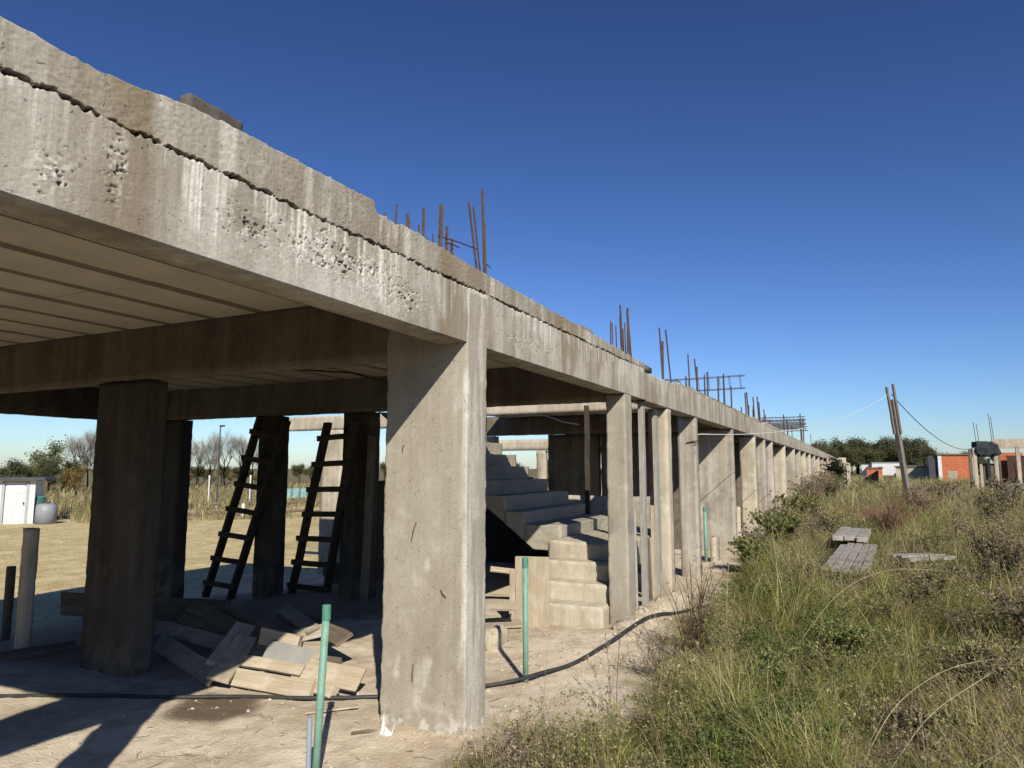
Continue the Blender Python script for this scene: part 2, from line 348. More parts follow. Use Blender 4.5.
    bb = fbm(xs*4.2, 0, 0, 121, 3); brown = np.repeat((sstep(.47, .56, bb)*.8+.35*sstep(.5, .7, vn(xs*14, 0, 0, 123)))[:, None], nz, 1)*(.75+.15*up)*(.45+.7*fbm(Xg*6, 0, Zg*1.5, 125, 3))
    brown = np.maximum(brown, .7*np.exp(-((Xg-3.0)/.07)**2)); brown = np.maximum(brown, .75*np.exp(-((Xg-3.70)/.045)**2))
    brown = np.maximum(brown, .6*np.exp(-((Xg-4.12)/.05)**2)); brown = brown*(1-np.clip(lime, 0, 1)*.7)
    shade_and_blotch = np.clip((1-sstep(.9, 1.35, dz/(wc*fade)[:, None]))+hole*.7, 0, 1)  # near-black colour deepens the shade inside crack and holes
    front = np.stack([Xg, YF+y, Zg], 2).reshape(-1, 3)
    n0 = len(front); F = [grid_faces(nx, nz)[:, ::-1] if False else grid_faces(nx, nz)]
    # top, back and underside strips
    yb = 2.36
    tb = np.stack([xs, np.full(nx, yb), top-.012], 1); bb_ = np.stack([xs, np.full(nx, yb), np.full(nx, z0)], 1)
    tm = np.stack([xs, np.full(nx, YF+.07), top+(fbm(xs*12, 5, 0, 130, 3)-.5)*.03], 1)
    V = np.vstack([front, tm, tb, bb_]); i = np.arange(nx-1)
    ft = i*nz+nz-1; fb = i*nz; a, b, c = n0+i, n0+nx+i, n0+2*nx+i
    F += [np.stack([ft, ft+nz, a+1, a], 1), np.stack([a, a+1, b+1, b], 1), np.stack([b, b+1, c+1, c], 1), np.stack([c, c+1, fb+nz, fb], 1)]
    pad = np.zeros(3*nx); pad2 = np.concatenate([np.full(nx, .25), np.zeros(2*nx)])
    return (V, np.vstack(F)), dict(lime=np.concatenate([np.clip(lime, 0, 1).ravel(), pad2]), brown=np.concatenate([np.clip(brown, 0, 1).ravel(), pad]), shade_and_blotch=np.concatenate([shade_and_blotch.ravel(), pad]))
xs = np.array(axis((-3.4, .9, .04), (.9, 4.3, .0056), (4.3, 7.921, .0125))); m_, a_ = street_beam(xs, 150)
obj('edge_beam', m_, CONC, B, False, a_)
xs = np.array(axis((7.925, 16, .03), (16, 40, .08), (40, 86.1, .4))); m_, a_ = street_beam(xs, 22, False, 2.375)
obj('edge_beam', m_, CONC, B, False, a_)

def column(x0, x1, y0, y1, z1, res=.03, mat=CONC, amp=.002, chip=.008, seed=0, zb=None, base_lime=False, parent=None, name='column'):
    zb = min(tz(x0, y0), tz(x1, y1))-.12 if zb is None else zb
    V, F = rough_box(x0, x1, y0, y1, zb, z1, res, amp, chip, seed, .0028)
    zs = V[:, 2]; at = dict(brown=.65*sstep(.38, .0, zs)*sstep(.38, .62, fbm(V[:, 0]*11, V[:, 1]*11, zs*7, 160+seed, 4)), shade_and_blotch=.30*sstep(.62, .72, fbm(V[:, 0]*5, V[:, 1]*5, zs*3, 170+seed, 4)))
    if base_lime:
        h = V[:, 2]
        lime = .7*sstep(.25, .02, h)*sstep(.5, .66, fbm(V[:, 0]*18, V[:, 1]*18, h*18, 140, 4))+.4*sstep(.66, .76, fbm(V[:, 0]*7, V[:, 1]*7, h*3, 142, 4))
        st = np.maximum(.5*sstep(.45, .65, fbm(V[:, 0]*24, 0, h*2.5, 145, 4))*(V[:, 1] < y0+.03), .22*np.exp(-((V[:, 1]-y0-.03)/.025)**2)*sstep(.35, .6, vn(V[:, 2]*6, 2, 0, 150)))
        at = dict(lime=np.clip(np.maximum(lime, st), 0, 1), brown=.30*sstep(.55, .72, fbm(V[:, 1]*3.5, V[:, 2]*2.2, 0, 147, 4))*(V[:, 1] > y0+.03))
    return obj(name, (V, F), mat, parent or B, False, at)
# facade row (x = corner seen from the street, depth into the building)
column(3.77, 4.03, YF-.005, 2.77, 2.732, .0125, CONC_COL, .003, .012, 3, None, True)
for (a, b) in [((3.766, 2.515, 1.265), (3.764, 2.55, 1.145)), ((3.766, 2.52, .405), (3.764, 2.525, .30)), ((3.766, 2.33, .86), (3.763, 2.29, .82)), ((3.766, 2.62, 1.75), (3.763, 2.63, 1.70))]: obj('tie_wire', MB().tube([a, ((a[0]+b[0])/2-.006, (a[1]+b[1])/2, (a[2]+b[2])/2), b], .0032, 5), RUST, B)
column(.45, .66, YF, 2.36, 2.388, .05)
column(-2.95, -2.74, YF, 2.36, 2.388, .05)
column(7.13, 7.37, YF, 2.375, 2.388, .02, CONC_COL, .003, .009, 5)
for k, (xa, xb, d, s) in enumerate([(8.98, 9.2, .26, 1), (10.74, 10.93, .28, 2), (14.25, 14.46, .85, 3), (17.6, 17.85, .36, 4), (19.65, 19.9, .5, 5), (21.5, 21.75, .5, 6), (25.5, 25.75, .8, 7),
                                    (29.6, 29.9, .8, 8), (32.6, 32.9, .6, 9), (36, 36.3, .7, 10), (40, 40.3, .8, 11), (44.5, 44.8, .8, 12), (50, 50.3, 1., 13), (56, 56.4, 1., 14), (63, 63.4, 1., 15), (72, 72.4, 1., 16), (84, 84.6, 1.2, 17)]):
    column(xa, xb, YF+.004, YF+d, 2.373, .05 if xa < 20 else .16, CONC if k % 3 else CONC_PALE, .003, .008, s)
# inner columns
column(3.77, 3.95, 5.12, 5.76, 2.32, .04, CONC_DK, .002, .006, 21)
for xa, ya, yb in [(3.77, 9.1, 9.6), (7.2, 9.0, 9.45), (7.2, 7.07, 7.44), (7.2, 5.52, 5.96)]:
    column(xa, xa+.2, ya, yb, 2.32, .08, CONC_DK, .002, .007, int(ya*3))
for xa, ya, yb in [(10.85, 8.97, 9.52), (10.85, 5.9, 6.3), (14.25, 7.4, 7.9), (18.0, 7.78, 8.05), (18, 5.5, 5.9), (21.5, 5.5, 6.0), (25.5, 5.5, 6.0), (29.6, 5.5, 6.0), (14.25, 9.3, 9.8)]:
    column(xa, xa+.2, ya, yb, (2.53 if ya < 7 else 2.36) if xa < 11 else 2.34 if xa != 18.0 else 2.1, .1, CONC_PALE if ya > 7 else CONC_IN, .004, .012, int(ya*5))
def cbeam(x0, x1, y0, y1, z0, z1, mat=CONC_IN, res=.045, seed=0, name='cross_beam'):
    return obj(name, rough_box(x0, x1, y0, y1, z0, z1, res, .003, .008, seed, .002), mat, B)
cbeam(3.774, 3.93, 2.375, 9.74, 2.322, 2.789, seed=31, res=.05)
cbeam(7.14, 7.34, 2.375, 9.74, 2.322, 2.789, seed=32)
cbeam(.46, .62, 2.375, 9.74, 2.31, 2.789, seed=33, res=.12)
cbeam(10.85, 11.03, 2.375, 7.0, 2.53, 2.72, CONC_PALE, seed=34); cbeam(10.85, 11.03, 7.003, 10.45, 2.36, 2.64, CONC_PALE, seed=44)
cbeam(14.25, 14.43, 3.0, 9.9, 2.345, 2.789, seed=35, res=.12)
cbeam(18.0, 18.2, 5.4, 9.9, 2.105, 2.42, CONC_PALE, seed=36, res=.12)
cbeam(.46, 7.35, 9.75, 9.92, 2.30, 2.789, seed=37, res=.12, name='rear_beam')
cbeam(14.44, 86, 5.6, 5.8, 2.345, 2.742, seed=38, res=.4, name='rear_beam')
for x in (21.5, 25.5, 29.6, 36, 44.5, 56, 72): cbeam(x, x+.2, 3.0 if x < 40 else 3.4, 5.58, 2.345, 2.742, seed=int(x), res=.2)
# slabs on joists with filler panels
def slab(x0, x1, y0, y1, fine=True):
    pit = .50
    for k in range(int((y1-y0)/pit)+1):
        ya = y0+k*pit; yb = min(ya+pit-.004, y1-.01)
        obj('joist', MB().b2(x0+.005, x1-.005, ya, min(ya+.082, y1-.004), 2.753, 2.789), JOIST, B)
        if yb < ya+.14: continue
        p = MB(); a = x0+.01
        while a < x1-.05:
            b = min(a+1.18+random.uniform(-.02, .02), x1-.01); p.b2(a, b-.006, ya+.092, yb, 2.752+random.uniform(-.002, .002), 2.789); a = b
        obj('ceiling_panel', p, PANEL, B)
slab(.46, 3.774, 2.37, 9.74); slab(3.932, 7.138, 2.37, 9.74); slab(7.342, 8.19, 2.37, 9.74); slab(8.2, 8.69, 2.37, 6.48)
slab(11.04, 14.24, 2.37, 7.2)
for x0, x1, ya, y1 in [(.46, 8.2, 2.27, 9.9), (8.202, 8.7, 2.27, 6.5), (10.9, 14.3, 2.27, 7.2), (14.302, 86, 2.27, 5.75)]: obj('roof_or_sky_block_slab', rough_box(x0, x1, ya, y1, 2.791, 2.868, .25, .004, .01, int(x0*3)), CONC_IN, B)
# partitions and low walls inside
def pwall(x0, x1, y0, y1, z0, z1, mat=CONC_IN, name='partition_wall', seed=0): return obj(name, rough_box(x0, x1, y0, y1, z0, z1, .1, .004, .015, seed, .002), mat, B)
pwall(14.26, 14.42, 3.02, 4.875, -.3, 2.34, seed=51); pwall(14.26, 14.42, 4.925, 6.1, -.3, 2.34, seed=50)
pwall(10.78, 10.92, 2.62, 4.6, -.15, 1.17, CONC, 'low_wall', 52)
pwall(10.95, 11.07, 4.62, 6.41, -.3, 1.0, CONC_DK, 'low_wall', 66)  # added dark wall, stands in for the shade under the stairs
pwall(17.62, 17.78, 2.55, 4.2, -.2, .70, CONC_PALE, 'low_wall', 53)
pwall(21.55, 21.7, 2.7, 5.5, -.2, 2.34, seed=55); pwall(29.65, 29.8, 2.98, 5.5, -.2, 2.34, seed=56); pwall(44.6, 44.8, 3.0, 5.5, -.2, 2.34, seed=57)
pwall(22, 86, 5.62, 5.78, -.4, 2.34, seed=58) if False else obj('partition_wall', MB().b2(21.72, 86, 5.62, 5.78, -.4, 2.34), CONC_IN, B)
pwall(32.95, 36, YF+.12, YF+.25, -.2, .9, CONC_PALE, 'low_wall', 59); pwall(26, 29.5, YF+.12, YF+.25, -.2, .45, CONC_PALE, 'low_wall', 60)
pwall(12.6, 13.0, YF+.1, YF+.2, -.2, .42, CONC_PALE, 'low_wall', 61)

pwall(8.3, 14.2, 6.42, 6.56, -.3, 1.42, seed=62, name='low_wall')
obj('sky_block_wall', rough_box(-30, -3.5, 2.2, 2.4, -.3, 2.9, .8, .01, .01, 63), CONC, B); obj('sky_block_wall', rough_box(-3.7, -3.5, 2.42, 9.9, -.6, 2.9, .5, .01, .01, 64), CONC_IN, B); obj('roof_or_sky_block_slab', rough_box(-30, -3.4, 2.2, 9.9, 2.903, 3.0, .8, .01, .01, 65), CONC_IN, B)  # unseen walls and slab, added to keep sky light out of the interior
# stairs: front flight towards +x, then a second flight climbing to +y, steps cast solid
def step_block(par, x0, x1, y0, y1, z0, z1, s): return obj('step', rough_box(x0, x1, y0, y1, z0, z1, .022, .008, .024, s, .004), CONC_PALE, par)
F1 = empty('stair_flight', (7.4, 2.8, 0)); F1.parent = B; F1.location = (3.4, .4, 0)
for k, (x, h, ya, yb) in enumerate([(6.96, .20, 2.38, 3.22), (7.20, .385, 2.40, 3.24), (7.44, .575, 2.40, 3.22), (7.68, .765, 2.40, 3.30), ]):
    step_block(F1, x, x+.262 if k < 3 else x+.30, ya, yb, -.15, h, 201+k)
step_block(F1, 7.945, 10.2, 2.40, 3.29, .45, .762, 207)
F2 = empty('stair_flight', (9.2, 3.3, .62)); F2.parent = B; F2.location = (5.2, .9, .62)
YS = [3.30, 3.80, 4.08, 4.42, 4.76, 4.98, 5.24, 5.52, 5.80, 6.1]; ZS = [.90, 1.06, 1.25, 1.44, 1.635, 1.82, 2.01, 2.20, 2.39]
sof = lambda y: .60 if y < 3.66 else .60+.74*(y-3.66)
for k in range(9):
    x0, x1 = 8.10+.012*(k % 3), 10.35-.015*(k % 2); ya, yb, zt = YS[k], YS[k+1]-.003, ZS[k]
    nx, ny = 56, 10; u = np.linspace(x0, x1, nx); v = np.linspace(ya, yb, ny)
    V, F = rough_box(x0, x1, ya, yb, 0, 1, .04, 0, 0, 300+k)
    V[:, 2] = np.where(V[:, 2] > 0, 0, 0)+0 if False else V[:, 2]
    zb = np.array([sof(q) for q in V[:, 1]]); V[:, 2] = zb+(zt-zb)*V[:, 2]
    n3 = lambda s_: (fbm(V[:, 0]*5, V[:, 1]*9, V[:, 2]*9, s_, 4)-.5)
    V = V+np.stack([n3(310+k)*.03, n3(320+k)*.03, n3(330+k)*.022*(V[:, 2] > zb+.02)], 1)
    obj('step', (V, F), CONC_COL, F2)
# rusty starter bars
def bar(x, y, z0, z1, dx=0., dy=0., r=.006, bend=0.0):
    r *= 1.25
    P = [(x+dx*t+bend*math.sin(t*3), y+dy*t, z0+(z1-z0)*t) for t in (0, .25, .5, .75, 1)]
    return obj('rebar', MB().tube(P, r, 6), RUST, B)
for x, y, z, dx, r in [(3.30, 2.30, 3.09, .0, .007), (3.335, 2.31, 3.07, 0., .004), (3.47, 2.30, 3.18, .0, .008), (3.53, 2.32, 3.02, .01, .006), (3.66, 2.30, 3.27, .012, .012), (3.76, 2.31, 3.16, 0., .009), (3.86, 2.33, 3.11, .0, .006),
                       (4.16, 2.28, 3.40, -.17, .007), (4.24, 2.30, 3.41, -.15, .006), (4.27, 2.30, 3.58, -.05, .009), (4.345, 2.33, 3.36, -.03, .005)]:
    bar(x, y, 2.76, z, dx, .0, r)
for x0, z0, x1, z1 in [(3.64, 3.06, 4.16, 3.12), (3.72, 3.04, 3.9, 3.06), (3.82, 2.955, 3.9, 2.975), (4.225, 3.05, 4.35, 3.04)]:
    obj('stirrup', MB().tube([(x0, 2.30, z0), ((x0+x1)/2, 2.31, (z0+z1)/2+.01), (x1, 2.30, z1)], .0045, 6), RUST, B)
for x, z, dx in [(7.62, 3.46, -.02), (7.93, 3.43, -.06), (7.78, 3.49, .12), (7.98, 3.47, -.1),
                 (9.45, 3.52, -.06), (9.95, 3.56, -.2), (11.2, 3.42, .0), (11.85, 3.42, -.14), (17.6, 3.42, .02), (18.0, 3.46, -.1), (19.1, 3.45, 0.), (20.0, 3.55, -.04), (20.3, 3.42, 0.), (21.4, 3.3, 0.), (31, 3.4, 0.), (36.3, 3.55, 0.), (37, 3.5, .1), (44.5, 3.6, 0.), (51, 3.5, .1)]:
    bar(x, 2.32, 2.68, z, dx, .02, .009 if x < 16 else .013)
for x in (9.6, 11.95, 12.9, 14.0, 15.6): bar(x, 2.36, 2.72, 3.33+random.uniform(-.03, .05), .03, 0, .013)
def cage(x0, x1, y0, z0, w, h, step, r=.009, tilt=0):
    m = MB()
    for dy in (0, w):
        for dz in (0, h): m.tube([(x0, y0+dy, z0+dz), ((x0+x1)/2, y0+dy+.01, z0+dz-.02+tilt/2), (x1, y0+dy, z0+dz+tilt)], r, 6)
    x = x0+.1
    while x < x1:
        tt = tilt*(x-x0)/(x1-x0); q = [(x, y0-.01, z0-.01+tt), (x, y0+w+.01, z0-.01+tt), (x+.02, y0+w+.01, z0+h+.01+tt), (x+.02, y0-.01, z0+h+.01+tt), (x, y0-.01, z0-.01+tt)]
        m.tube(q, .005, 5); x += step
    return obj('rebar_cage', m, RUST, B)
rr_ = random.Random(4)
for k in range(9): bar(3.32+k*.11+rr_.uniform(-.03, .03), 2.42+rr_.uniform(0, .12), 2.78, 3.02+rr_.uniform(.0, .22), rr_.uniform(-.06, .04), 0, .005)
for k in range(7): bar(7.55+k*.08, 2.36+rr_.uniform(0, .1), 2.7, 3.1+rr_.uniform(0, .32), rr_.uniform(-.05, .05), 0, .006)
for k in range(12): bar(18.5+k*.5+rr_.uniform(-.1, .1), 2.36+rr_.uniform(0, .3), 2.75, 3.05+rr_.uniform(0, .35), rr_.uniform(-.1, .1), 0, .011)
def cage_y(x, y0, y1, z0, w, h, step, r):
    m = MB()
    for dx in (0, w):
        for dz in (0, h): m.tube([(x+dx, y0, z0+dz), (x+dx, (y0+y1)/2, z0+dz-.015), (x+dx, y1, z0+dz)], r, 6)
    y = y0+.1
    while y < y1: m.tube([(x-.01, y, z0-.01), (x+w+.01, y, z0-.01), (x+w+.01, y+.02, z0+h+.01), (x-.01, y+.02, z0+h+.01), (x-.01, y, z0-.01)], .006, 5); y += step
    return obj('rebar_cage', m, RUST, B)
cage_y(17.2, 2.28, 5.1, 3.50, .18, .30, .25, .008)
for y in (2.75, 3.2, 3.65, 4.5): obj('rebar', MB().tube([(17.18, y, 2.84), (17.19, y+.01, 3.86)], .016, 6), RUST, B); obj('rebar', MB().tube([(17.39, y+.05, 2.84), (17.39, y+.05, 3.84)], .016, 6), RUST, B)
for k in range(6): cage_y(38.5+.5*k, 2.25+.1*(k % 2), 5.0-.12*k, 3.62+.17*(k % 4), .2, .2, .22, .018)
for y in (2.5, 3.3, 4.2, 4.8): obj('rebar', MB().tube([(39, y, 2.84), (39, y, 4.4)], .03, 6), RUST, B); obj('rebar', MB().tube([(41, y, 2.84), (41, y, 4.3)], .03, 6), RUST, B)
ring = [(9.85+.13*math.cos(a), 2.3+.13*math.sin(a), 2.80+.02*math.sin(a*2)) for a in np.linspace(0, 5.6, 14)]
tag(obj('wire_ring', MB().tube(ring, .007, 6), RUST), 'loose rusty wire loop lying on top of the beam by the low step', 'wire')
# ------------------------------------------------------------------ loose things in and around the building
def thing(name, mb, mat, label, cat, group=None, **kw): return tag(obj(name, mb, mat, **kw), label, cat, group)
def beam_obj(name, a, b, w, t, mat, roll=0.0, parent=None, cup=.0):
    """a sawn board from a to b, local x along the grain"""
    a, b = Vector(a), Vector(b); ax = (b-a); L = ax.length; ax.normalize()
    side = Vector((0, 0, 1)).cross(ax); side = side.normalized() if side.length > 1e-4 else Vector((0, 1, 0)); up = ax.cross(side)
    R = Matrix.Rotation(roll, 3, ax); side = R @ side; up = R @ up
    n = max(4, int(L/.12)); V = []
    rr = random.random()*50
    for i in range(n+1):
        x = i*L/n; e = (vn(x*3, rr, 0, 5)-.5)*.012; c = cup*math.sin(math.pi*i/n)
        for sy, sz in ((-1, -1), (1, -1), (1, 1), (-1, 1)): V.append((x+(random.uniform(-.012, .012) if i in (0, n) else 0), sy*w/2+float(e), sz*t/2+c))
    F = [(i*4+j, i*4+(j+1) % 4, i*4+4+(j+1) % 4, i*4+4+j) for i in range(n) for j in range(4)]
    F = [f[::-1] for f in F]+[(0, 1, 2, 3), (n*4+3, n*4+2, n*4+1, n*4)]
    me = mesh_from(name, np.array(V), F); me.materials.append(mat)
    o = bpy.data.objects.new(name, me); COL.objects.link(o)
    M = Matrix((ax, side, up)).transposed().to_4x4(); M.translation = a
    if parent is not None: M.translation = a-Vector(WORLD.get(parent.as_pointer(), (0, 0, 0))); o.parent = parent
    o.matrix_local = M
    m = o.modifiers.new('bevel', 'BEVEL'); m.width = .003; m.segments = 1
    return o
def plank(a, b, w, t, mat, label, roll=0.0, group='boards of the timber heap', cup=0., name='plank', cat='plank'):
    return tag(beam_obj(name, a, b, w, t, mat, roll, cup=cup), label, cat, group)
PI = math.pi
DIRTSTONE = plain('dirt_stone', (.44, .37, .275), .95, .3, 20); POLEW = wood('pole_timber', (.20, .18, .15), (.12, .105, .085), (.27, .25, .215))
tag(beam_obj('prop', (10.62, 3.86, -.2), (10.62, 3.86, 2.6), .07, .06, LADDERW, 0), 'thin dark timber prop standing behind the far end of the stairs', 'prop')
# the heap between the two near columns
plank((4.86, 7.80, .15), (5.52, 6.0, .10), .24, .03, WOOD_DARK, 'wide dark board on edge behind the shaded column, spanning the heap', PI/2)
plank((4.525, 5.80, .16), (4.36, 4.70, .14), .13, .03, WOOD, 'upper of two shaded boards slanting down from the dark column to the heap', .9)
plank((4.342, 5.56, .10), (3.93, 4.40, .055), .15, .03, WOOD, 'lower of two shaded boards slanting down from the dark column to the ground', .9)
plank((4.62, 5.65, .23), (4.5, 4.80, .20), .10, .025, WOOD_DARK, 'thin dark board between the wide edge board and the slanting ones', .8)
plank((4.40, 4.60, .315), (3.96, 4.42, .13), .165, .032, WOOD, 'board pitched down across the heap, shaded on top with a sunlit lower half', -.25)
plank((4.30, 4.48, .255), (3.875, 4.31, .055), .165, .03, WOOD, 'board lying right under the pitched half-sunlit board of the heap', -.25)
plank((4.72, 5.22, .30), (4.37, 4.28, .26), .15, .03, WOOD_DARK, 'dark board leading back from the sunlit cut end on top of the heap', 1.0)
plank((4.335, 4.34, .27), (4.39, 4.0, .235), .125, .07, WOOD_PALE, 'short pale block on top of the heap, sunlit face to the front', 1.35, name='timber_offcut', cat='timber block')
plank((4.52, 4.17, .24), (4.70, 4.03, .275), .10, .05, WOOD, 'small tilted offcut behind the green-capped front pipe, top right of the heap', 1.3, name='timber_offcut', cat='timber block')
plank((4.25, 4.22, .185), (4.24, 3.78, .165), .175, .02, PLY, 'grey plywood piece leaning in the middle of the heap', 1.05)
plank((4.46, 4.11, .15), (4.50, 3.87, .17), .14, .03, WOOD, 'short board end right of the grey plywood, under the tilted offcut', 1.1)
plank((4.37, 4.58, .12), (4.43, 4.36, .14), .14, .025, WOOD, 'short square panel left of the grey plywood in the heap', 1.0)
plank((4.11, 4.44, .135), (4.18, 3.78, .11), .09, .03, WOOD_PALE, 'long thin pale board lying low in front of the grey plywood', .75)
plank((4.215, 3.86, .115), (4.24, 3.28, .085), .17, .03, WOOD_PALE, 'broad pale board sticking out of the heap to the right, toward the lit column', .85)
plank((4.02, 4.30, .04), (4.05, 3.55, .035), .125, .05, WOOD_PALE, 'thick pale plank at the bottom front of the heap beside the black hose', 1.05)
plank((4.12, 3.66, .04), (4.09, 3.40, .03), .09, .06, WOOD_PALE, 'short pale stump of board at the lower right end of the heap', .9, name='timber_offcut', cat='timber block')
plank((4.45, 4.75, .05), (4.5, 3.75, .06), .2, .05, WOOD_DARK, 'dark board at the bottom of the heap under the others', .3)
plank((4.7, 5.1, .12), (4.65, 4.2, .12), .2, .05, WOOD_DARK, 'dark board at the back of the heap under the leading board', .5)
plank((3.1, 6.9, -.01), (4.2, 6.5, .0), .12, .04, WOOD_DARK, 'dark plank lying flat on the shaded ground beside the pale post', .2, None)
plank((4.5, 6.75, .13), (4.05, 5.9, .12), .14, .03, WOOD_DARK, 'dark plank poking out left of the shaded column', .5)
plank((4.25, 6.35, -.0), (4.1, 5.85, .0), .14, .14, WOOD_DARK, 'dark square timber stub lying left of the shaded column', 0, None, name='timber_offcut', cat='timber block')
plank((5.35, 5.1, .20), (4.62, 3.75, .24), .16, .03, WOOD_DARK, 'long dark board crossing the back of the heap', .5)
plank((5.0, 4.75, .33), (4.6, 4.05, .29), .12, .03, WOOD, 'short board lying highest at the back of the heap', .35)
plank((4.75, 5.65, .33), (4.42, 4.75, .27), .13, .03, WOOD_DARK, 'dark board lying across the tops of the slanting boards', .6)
# stair shutter in front of the steps
SH = empty('stair_shutter', (6.78, 3.2, .0), 'pale formwork shutter of two upright boards standing left of the lower steps', 'formwork')
beam_obj('board', (6.80, 3.10, -.06), (6.82, 3.10, .68), .38, .03, WOOD_PALE, 0, SH).rotation_euler
beam_obj('board', (6.79, 3.325, -.06), (6.81, 3.325, .53), .06, .03, WOOD_PALE, 0, SH)
# shoring boards between the second and third facade columns
SG = 'shoring boards beside the third facade column'
tag(beam_obj('shoring_post', (8.03, 2.24, -.05), (8.03, 2.24, 2.37), .09, .06, WOOD_GREY, PI/2), 'slim grey shoring post under the beam right of the second facade column', 'shoring post')
plank((7.86, 2.30, -.05), (7.9, 2.32, 1.12), .14, .03, WOOD_GREY, 'shorter grey board standing left of the slim shoring post', PI/2, SG)
plank((8.16, 2.22, -.05), (8.14, 2.24, .80), .15, .03, WOOD, 'short weathered board with a chipped top beside the slim shoring post', .2, SG)
plank((8.52, 2.26, -.05), (8.52, 2.26, 1.15), .10, .035, WOOD_PALE, 'narrow pale board standing left of the stained shoring board', PI/2, SG)
plank((8.80, 2.27, -.05), (8.80, 2.28, 2.34), .17, .04, WOOD_GREY, 'full-height stained board standing against the third facade column', 0, SG)
# posts standing on the left
thing('stub_post', rough_box(3.88, 3.97, 6.76, 6.87, -.3, 1.06, .03, .002, .005, 63), CONC_PALE, 'pale square stub post standing in the shade at the left', 'post')
thing('stub_post', rough_box(4.78, 4.85, 8.65, 8.72, -.5, .50, .05, .002, .004, 64), WOOD_DARK, 'short dark stub post behind the pale stub post', 'post')
# ladders
def ladder(l0, l1, r0, r1, n, label, mat):
    t = empty('ladder', l0, label, 'ladder', 'timber ladders in the shade')
    l0, l1, r0, r1 = (Vector(v) for v in (l0, l1, r0, r1))
    beam_obj('rail', l0, l1, .10, .06, mat, 0, t); beam_obj('rail', r0, r1, .10, .06, mat, 0, t)
    for k in range(n):
        f = (k+.6)/(n+.2); a = l0.lerp(l1, f); b = r0.lerp(r1, f); d = (b-a).normalized()*.07
        off = Vector((-.05, 0, 0))
        beam_obj('rung', a-d+off, b+d+off, .07, .03, mat, PI/2, t)
    return t
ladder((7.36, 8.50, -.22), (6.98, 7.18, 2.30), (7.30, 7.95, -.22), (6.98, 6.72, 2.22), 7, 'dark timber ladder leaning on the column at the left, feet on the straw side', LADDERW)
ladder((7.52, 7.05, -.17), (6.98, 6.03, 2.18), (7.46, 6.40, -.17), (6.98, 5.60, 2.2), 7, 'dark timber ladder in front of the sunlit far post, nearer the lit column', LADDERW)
plank((6.95, 5.38, -.14), (7.10, 5.42, 2.0), .10, .025, WOOD_DARK, 'tall thin grey board propped against the inner column beside the right ladder', .3, None)
# green pipes
def green_pipe(x, y, h, lean, label, r=.03):
    t = empty('drain_pipe', (x, y, tz(x, y)), label, 'pipe', 'green standing pipes'); z0 = tz(x, y)-.1
    top = np.array((x+lean[0], y+lean[1], h))
    obj('tube', MB().tube([(x, y, z0), tuple(top-np.array((0, 0, .03)))], r, 20), PIPE, t, True)
    c = MB().tube([tuple(top-np.array((0, 0, .075))), tuple(top-np.array((0, 0, .004))), tuple(top)], [r*1.16, r*1.16, r*1.02], 20)
    obj('end_cap', c, PIPE_CAP, t); return t
t = green_pipe(2.95, 2.565, .892, (.015, -.035), 'pale green capped pipe standing in front of the timber heap', .0195)
obj('coupling', MB().tube([(2.94, 2.595, -.1), (2.94, 2.597, .33)], .013, 12), plain('blue_grey_pipe', (.25, .30, .36), .5, .1), t)
green_pipe(5.02, 2.34, .915, (0, .003), 'green capped pipe standing between the lit column and the steps', .021)
green_pipe(12.62, 2.43, .93, (.02, 0), 'dark green pipe standing in front of the wide blade wall', .028)
# hose
HP = [(2.2, 7.6), (3.05, 5.5), (3.3, 5.01), (3.56, 4.52), (3.81, 4.11), (4.0, 3.55), (4.22, 3.11), (4.74, 2.53), (4.97, 2.33), (5.36, 2.2), (6.01, 2.09), (6.81, 1.96), (7.6, 1.75), (8.16, 1.66), (9.2, 1.48), (10.2, 1.35)]
HP = np.array(HP); tt = np.linspace(0, len(HP)-1, 130)
hx = np.interp(tt, range(len(HP)), HP[:, 0]); hy = np.interp(tt, range(len(HP)), HP[:, 1])
for _ in range(6): hx[1:-1] = (hx[:-2]+hx[1:-1]*2+hx[2:])/4; hy[1:-1] = (hy[:-2]+hy[1:-1]*2+hy[2:])/4
hy = hy+(vn(tt*.9, 0, 0, 3)-.5)*.05
hz = terrain_z(hx, hy)+.016+.05*np.exp(-((hx-6.6)/.8)**2)+.03*np.exp(-((hx-5.1)/.3)**2)
thing('water_hose', MB().tube(np.stack([hx, hy, hz], 1), .014, 8), HOSE, 'black water hose winding along the ground past the pipes into the weeds', 'hose', smooth=True)
# concrete block on the beam, rubble on top
V, F = rough_box(1.70, 1.96, 2.185, 2.245, 2.90, 3.01, .015, .002, .008, 66)
thing('concrete_block', (V, F), concrete('old_block', (.095, .087, .074), (.05, .044, .036), (.15, .138, .118)), 'dark stained concrete block lying on top of the cracked beam', 'block', smooth=True)
thing('concrete_lump', rough_box(5.85, 6.25, 2.2, 2.38, 2.83, 2.92, .03, .02, .03, 67), CONC_IN, 'rough mortar lump on top of the beam between the two bar groups', 'mortar lump', smooth=True)
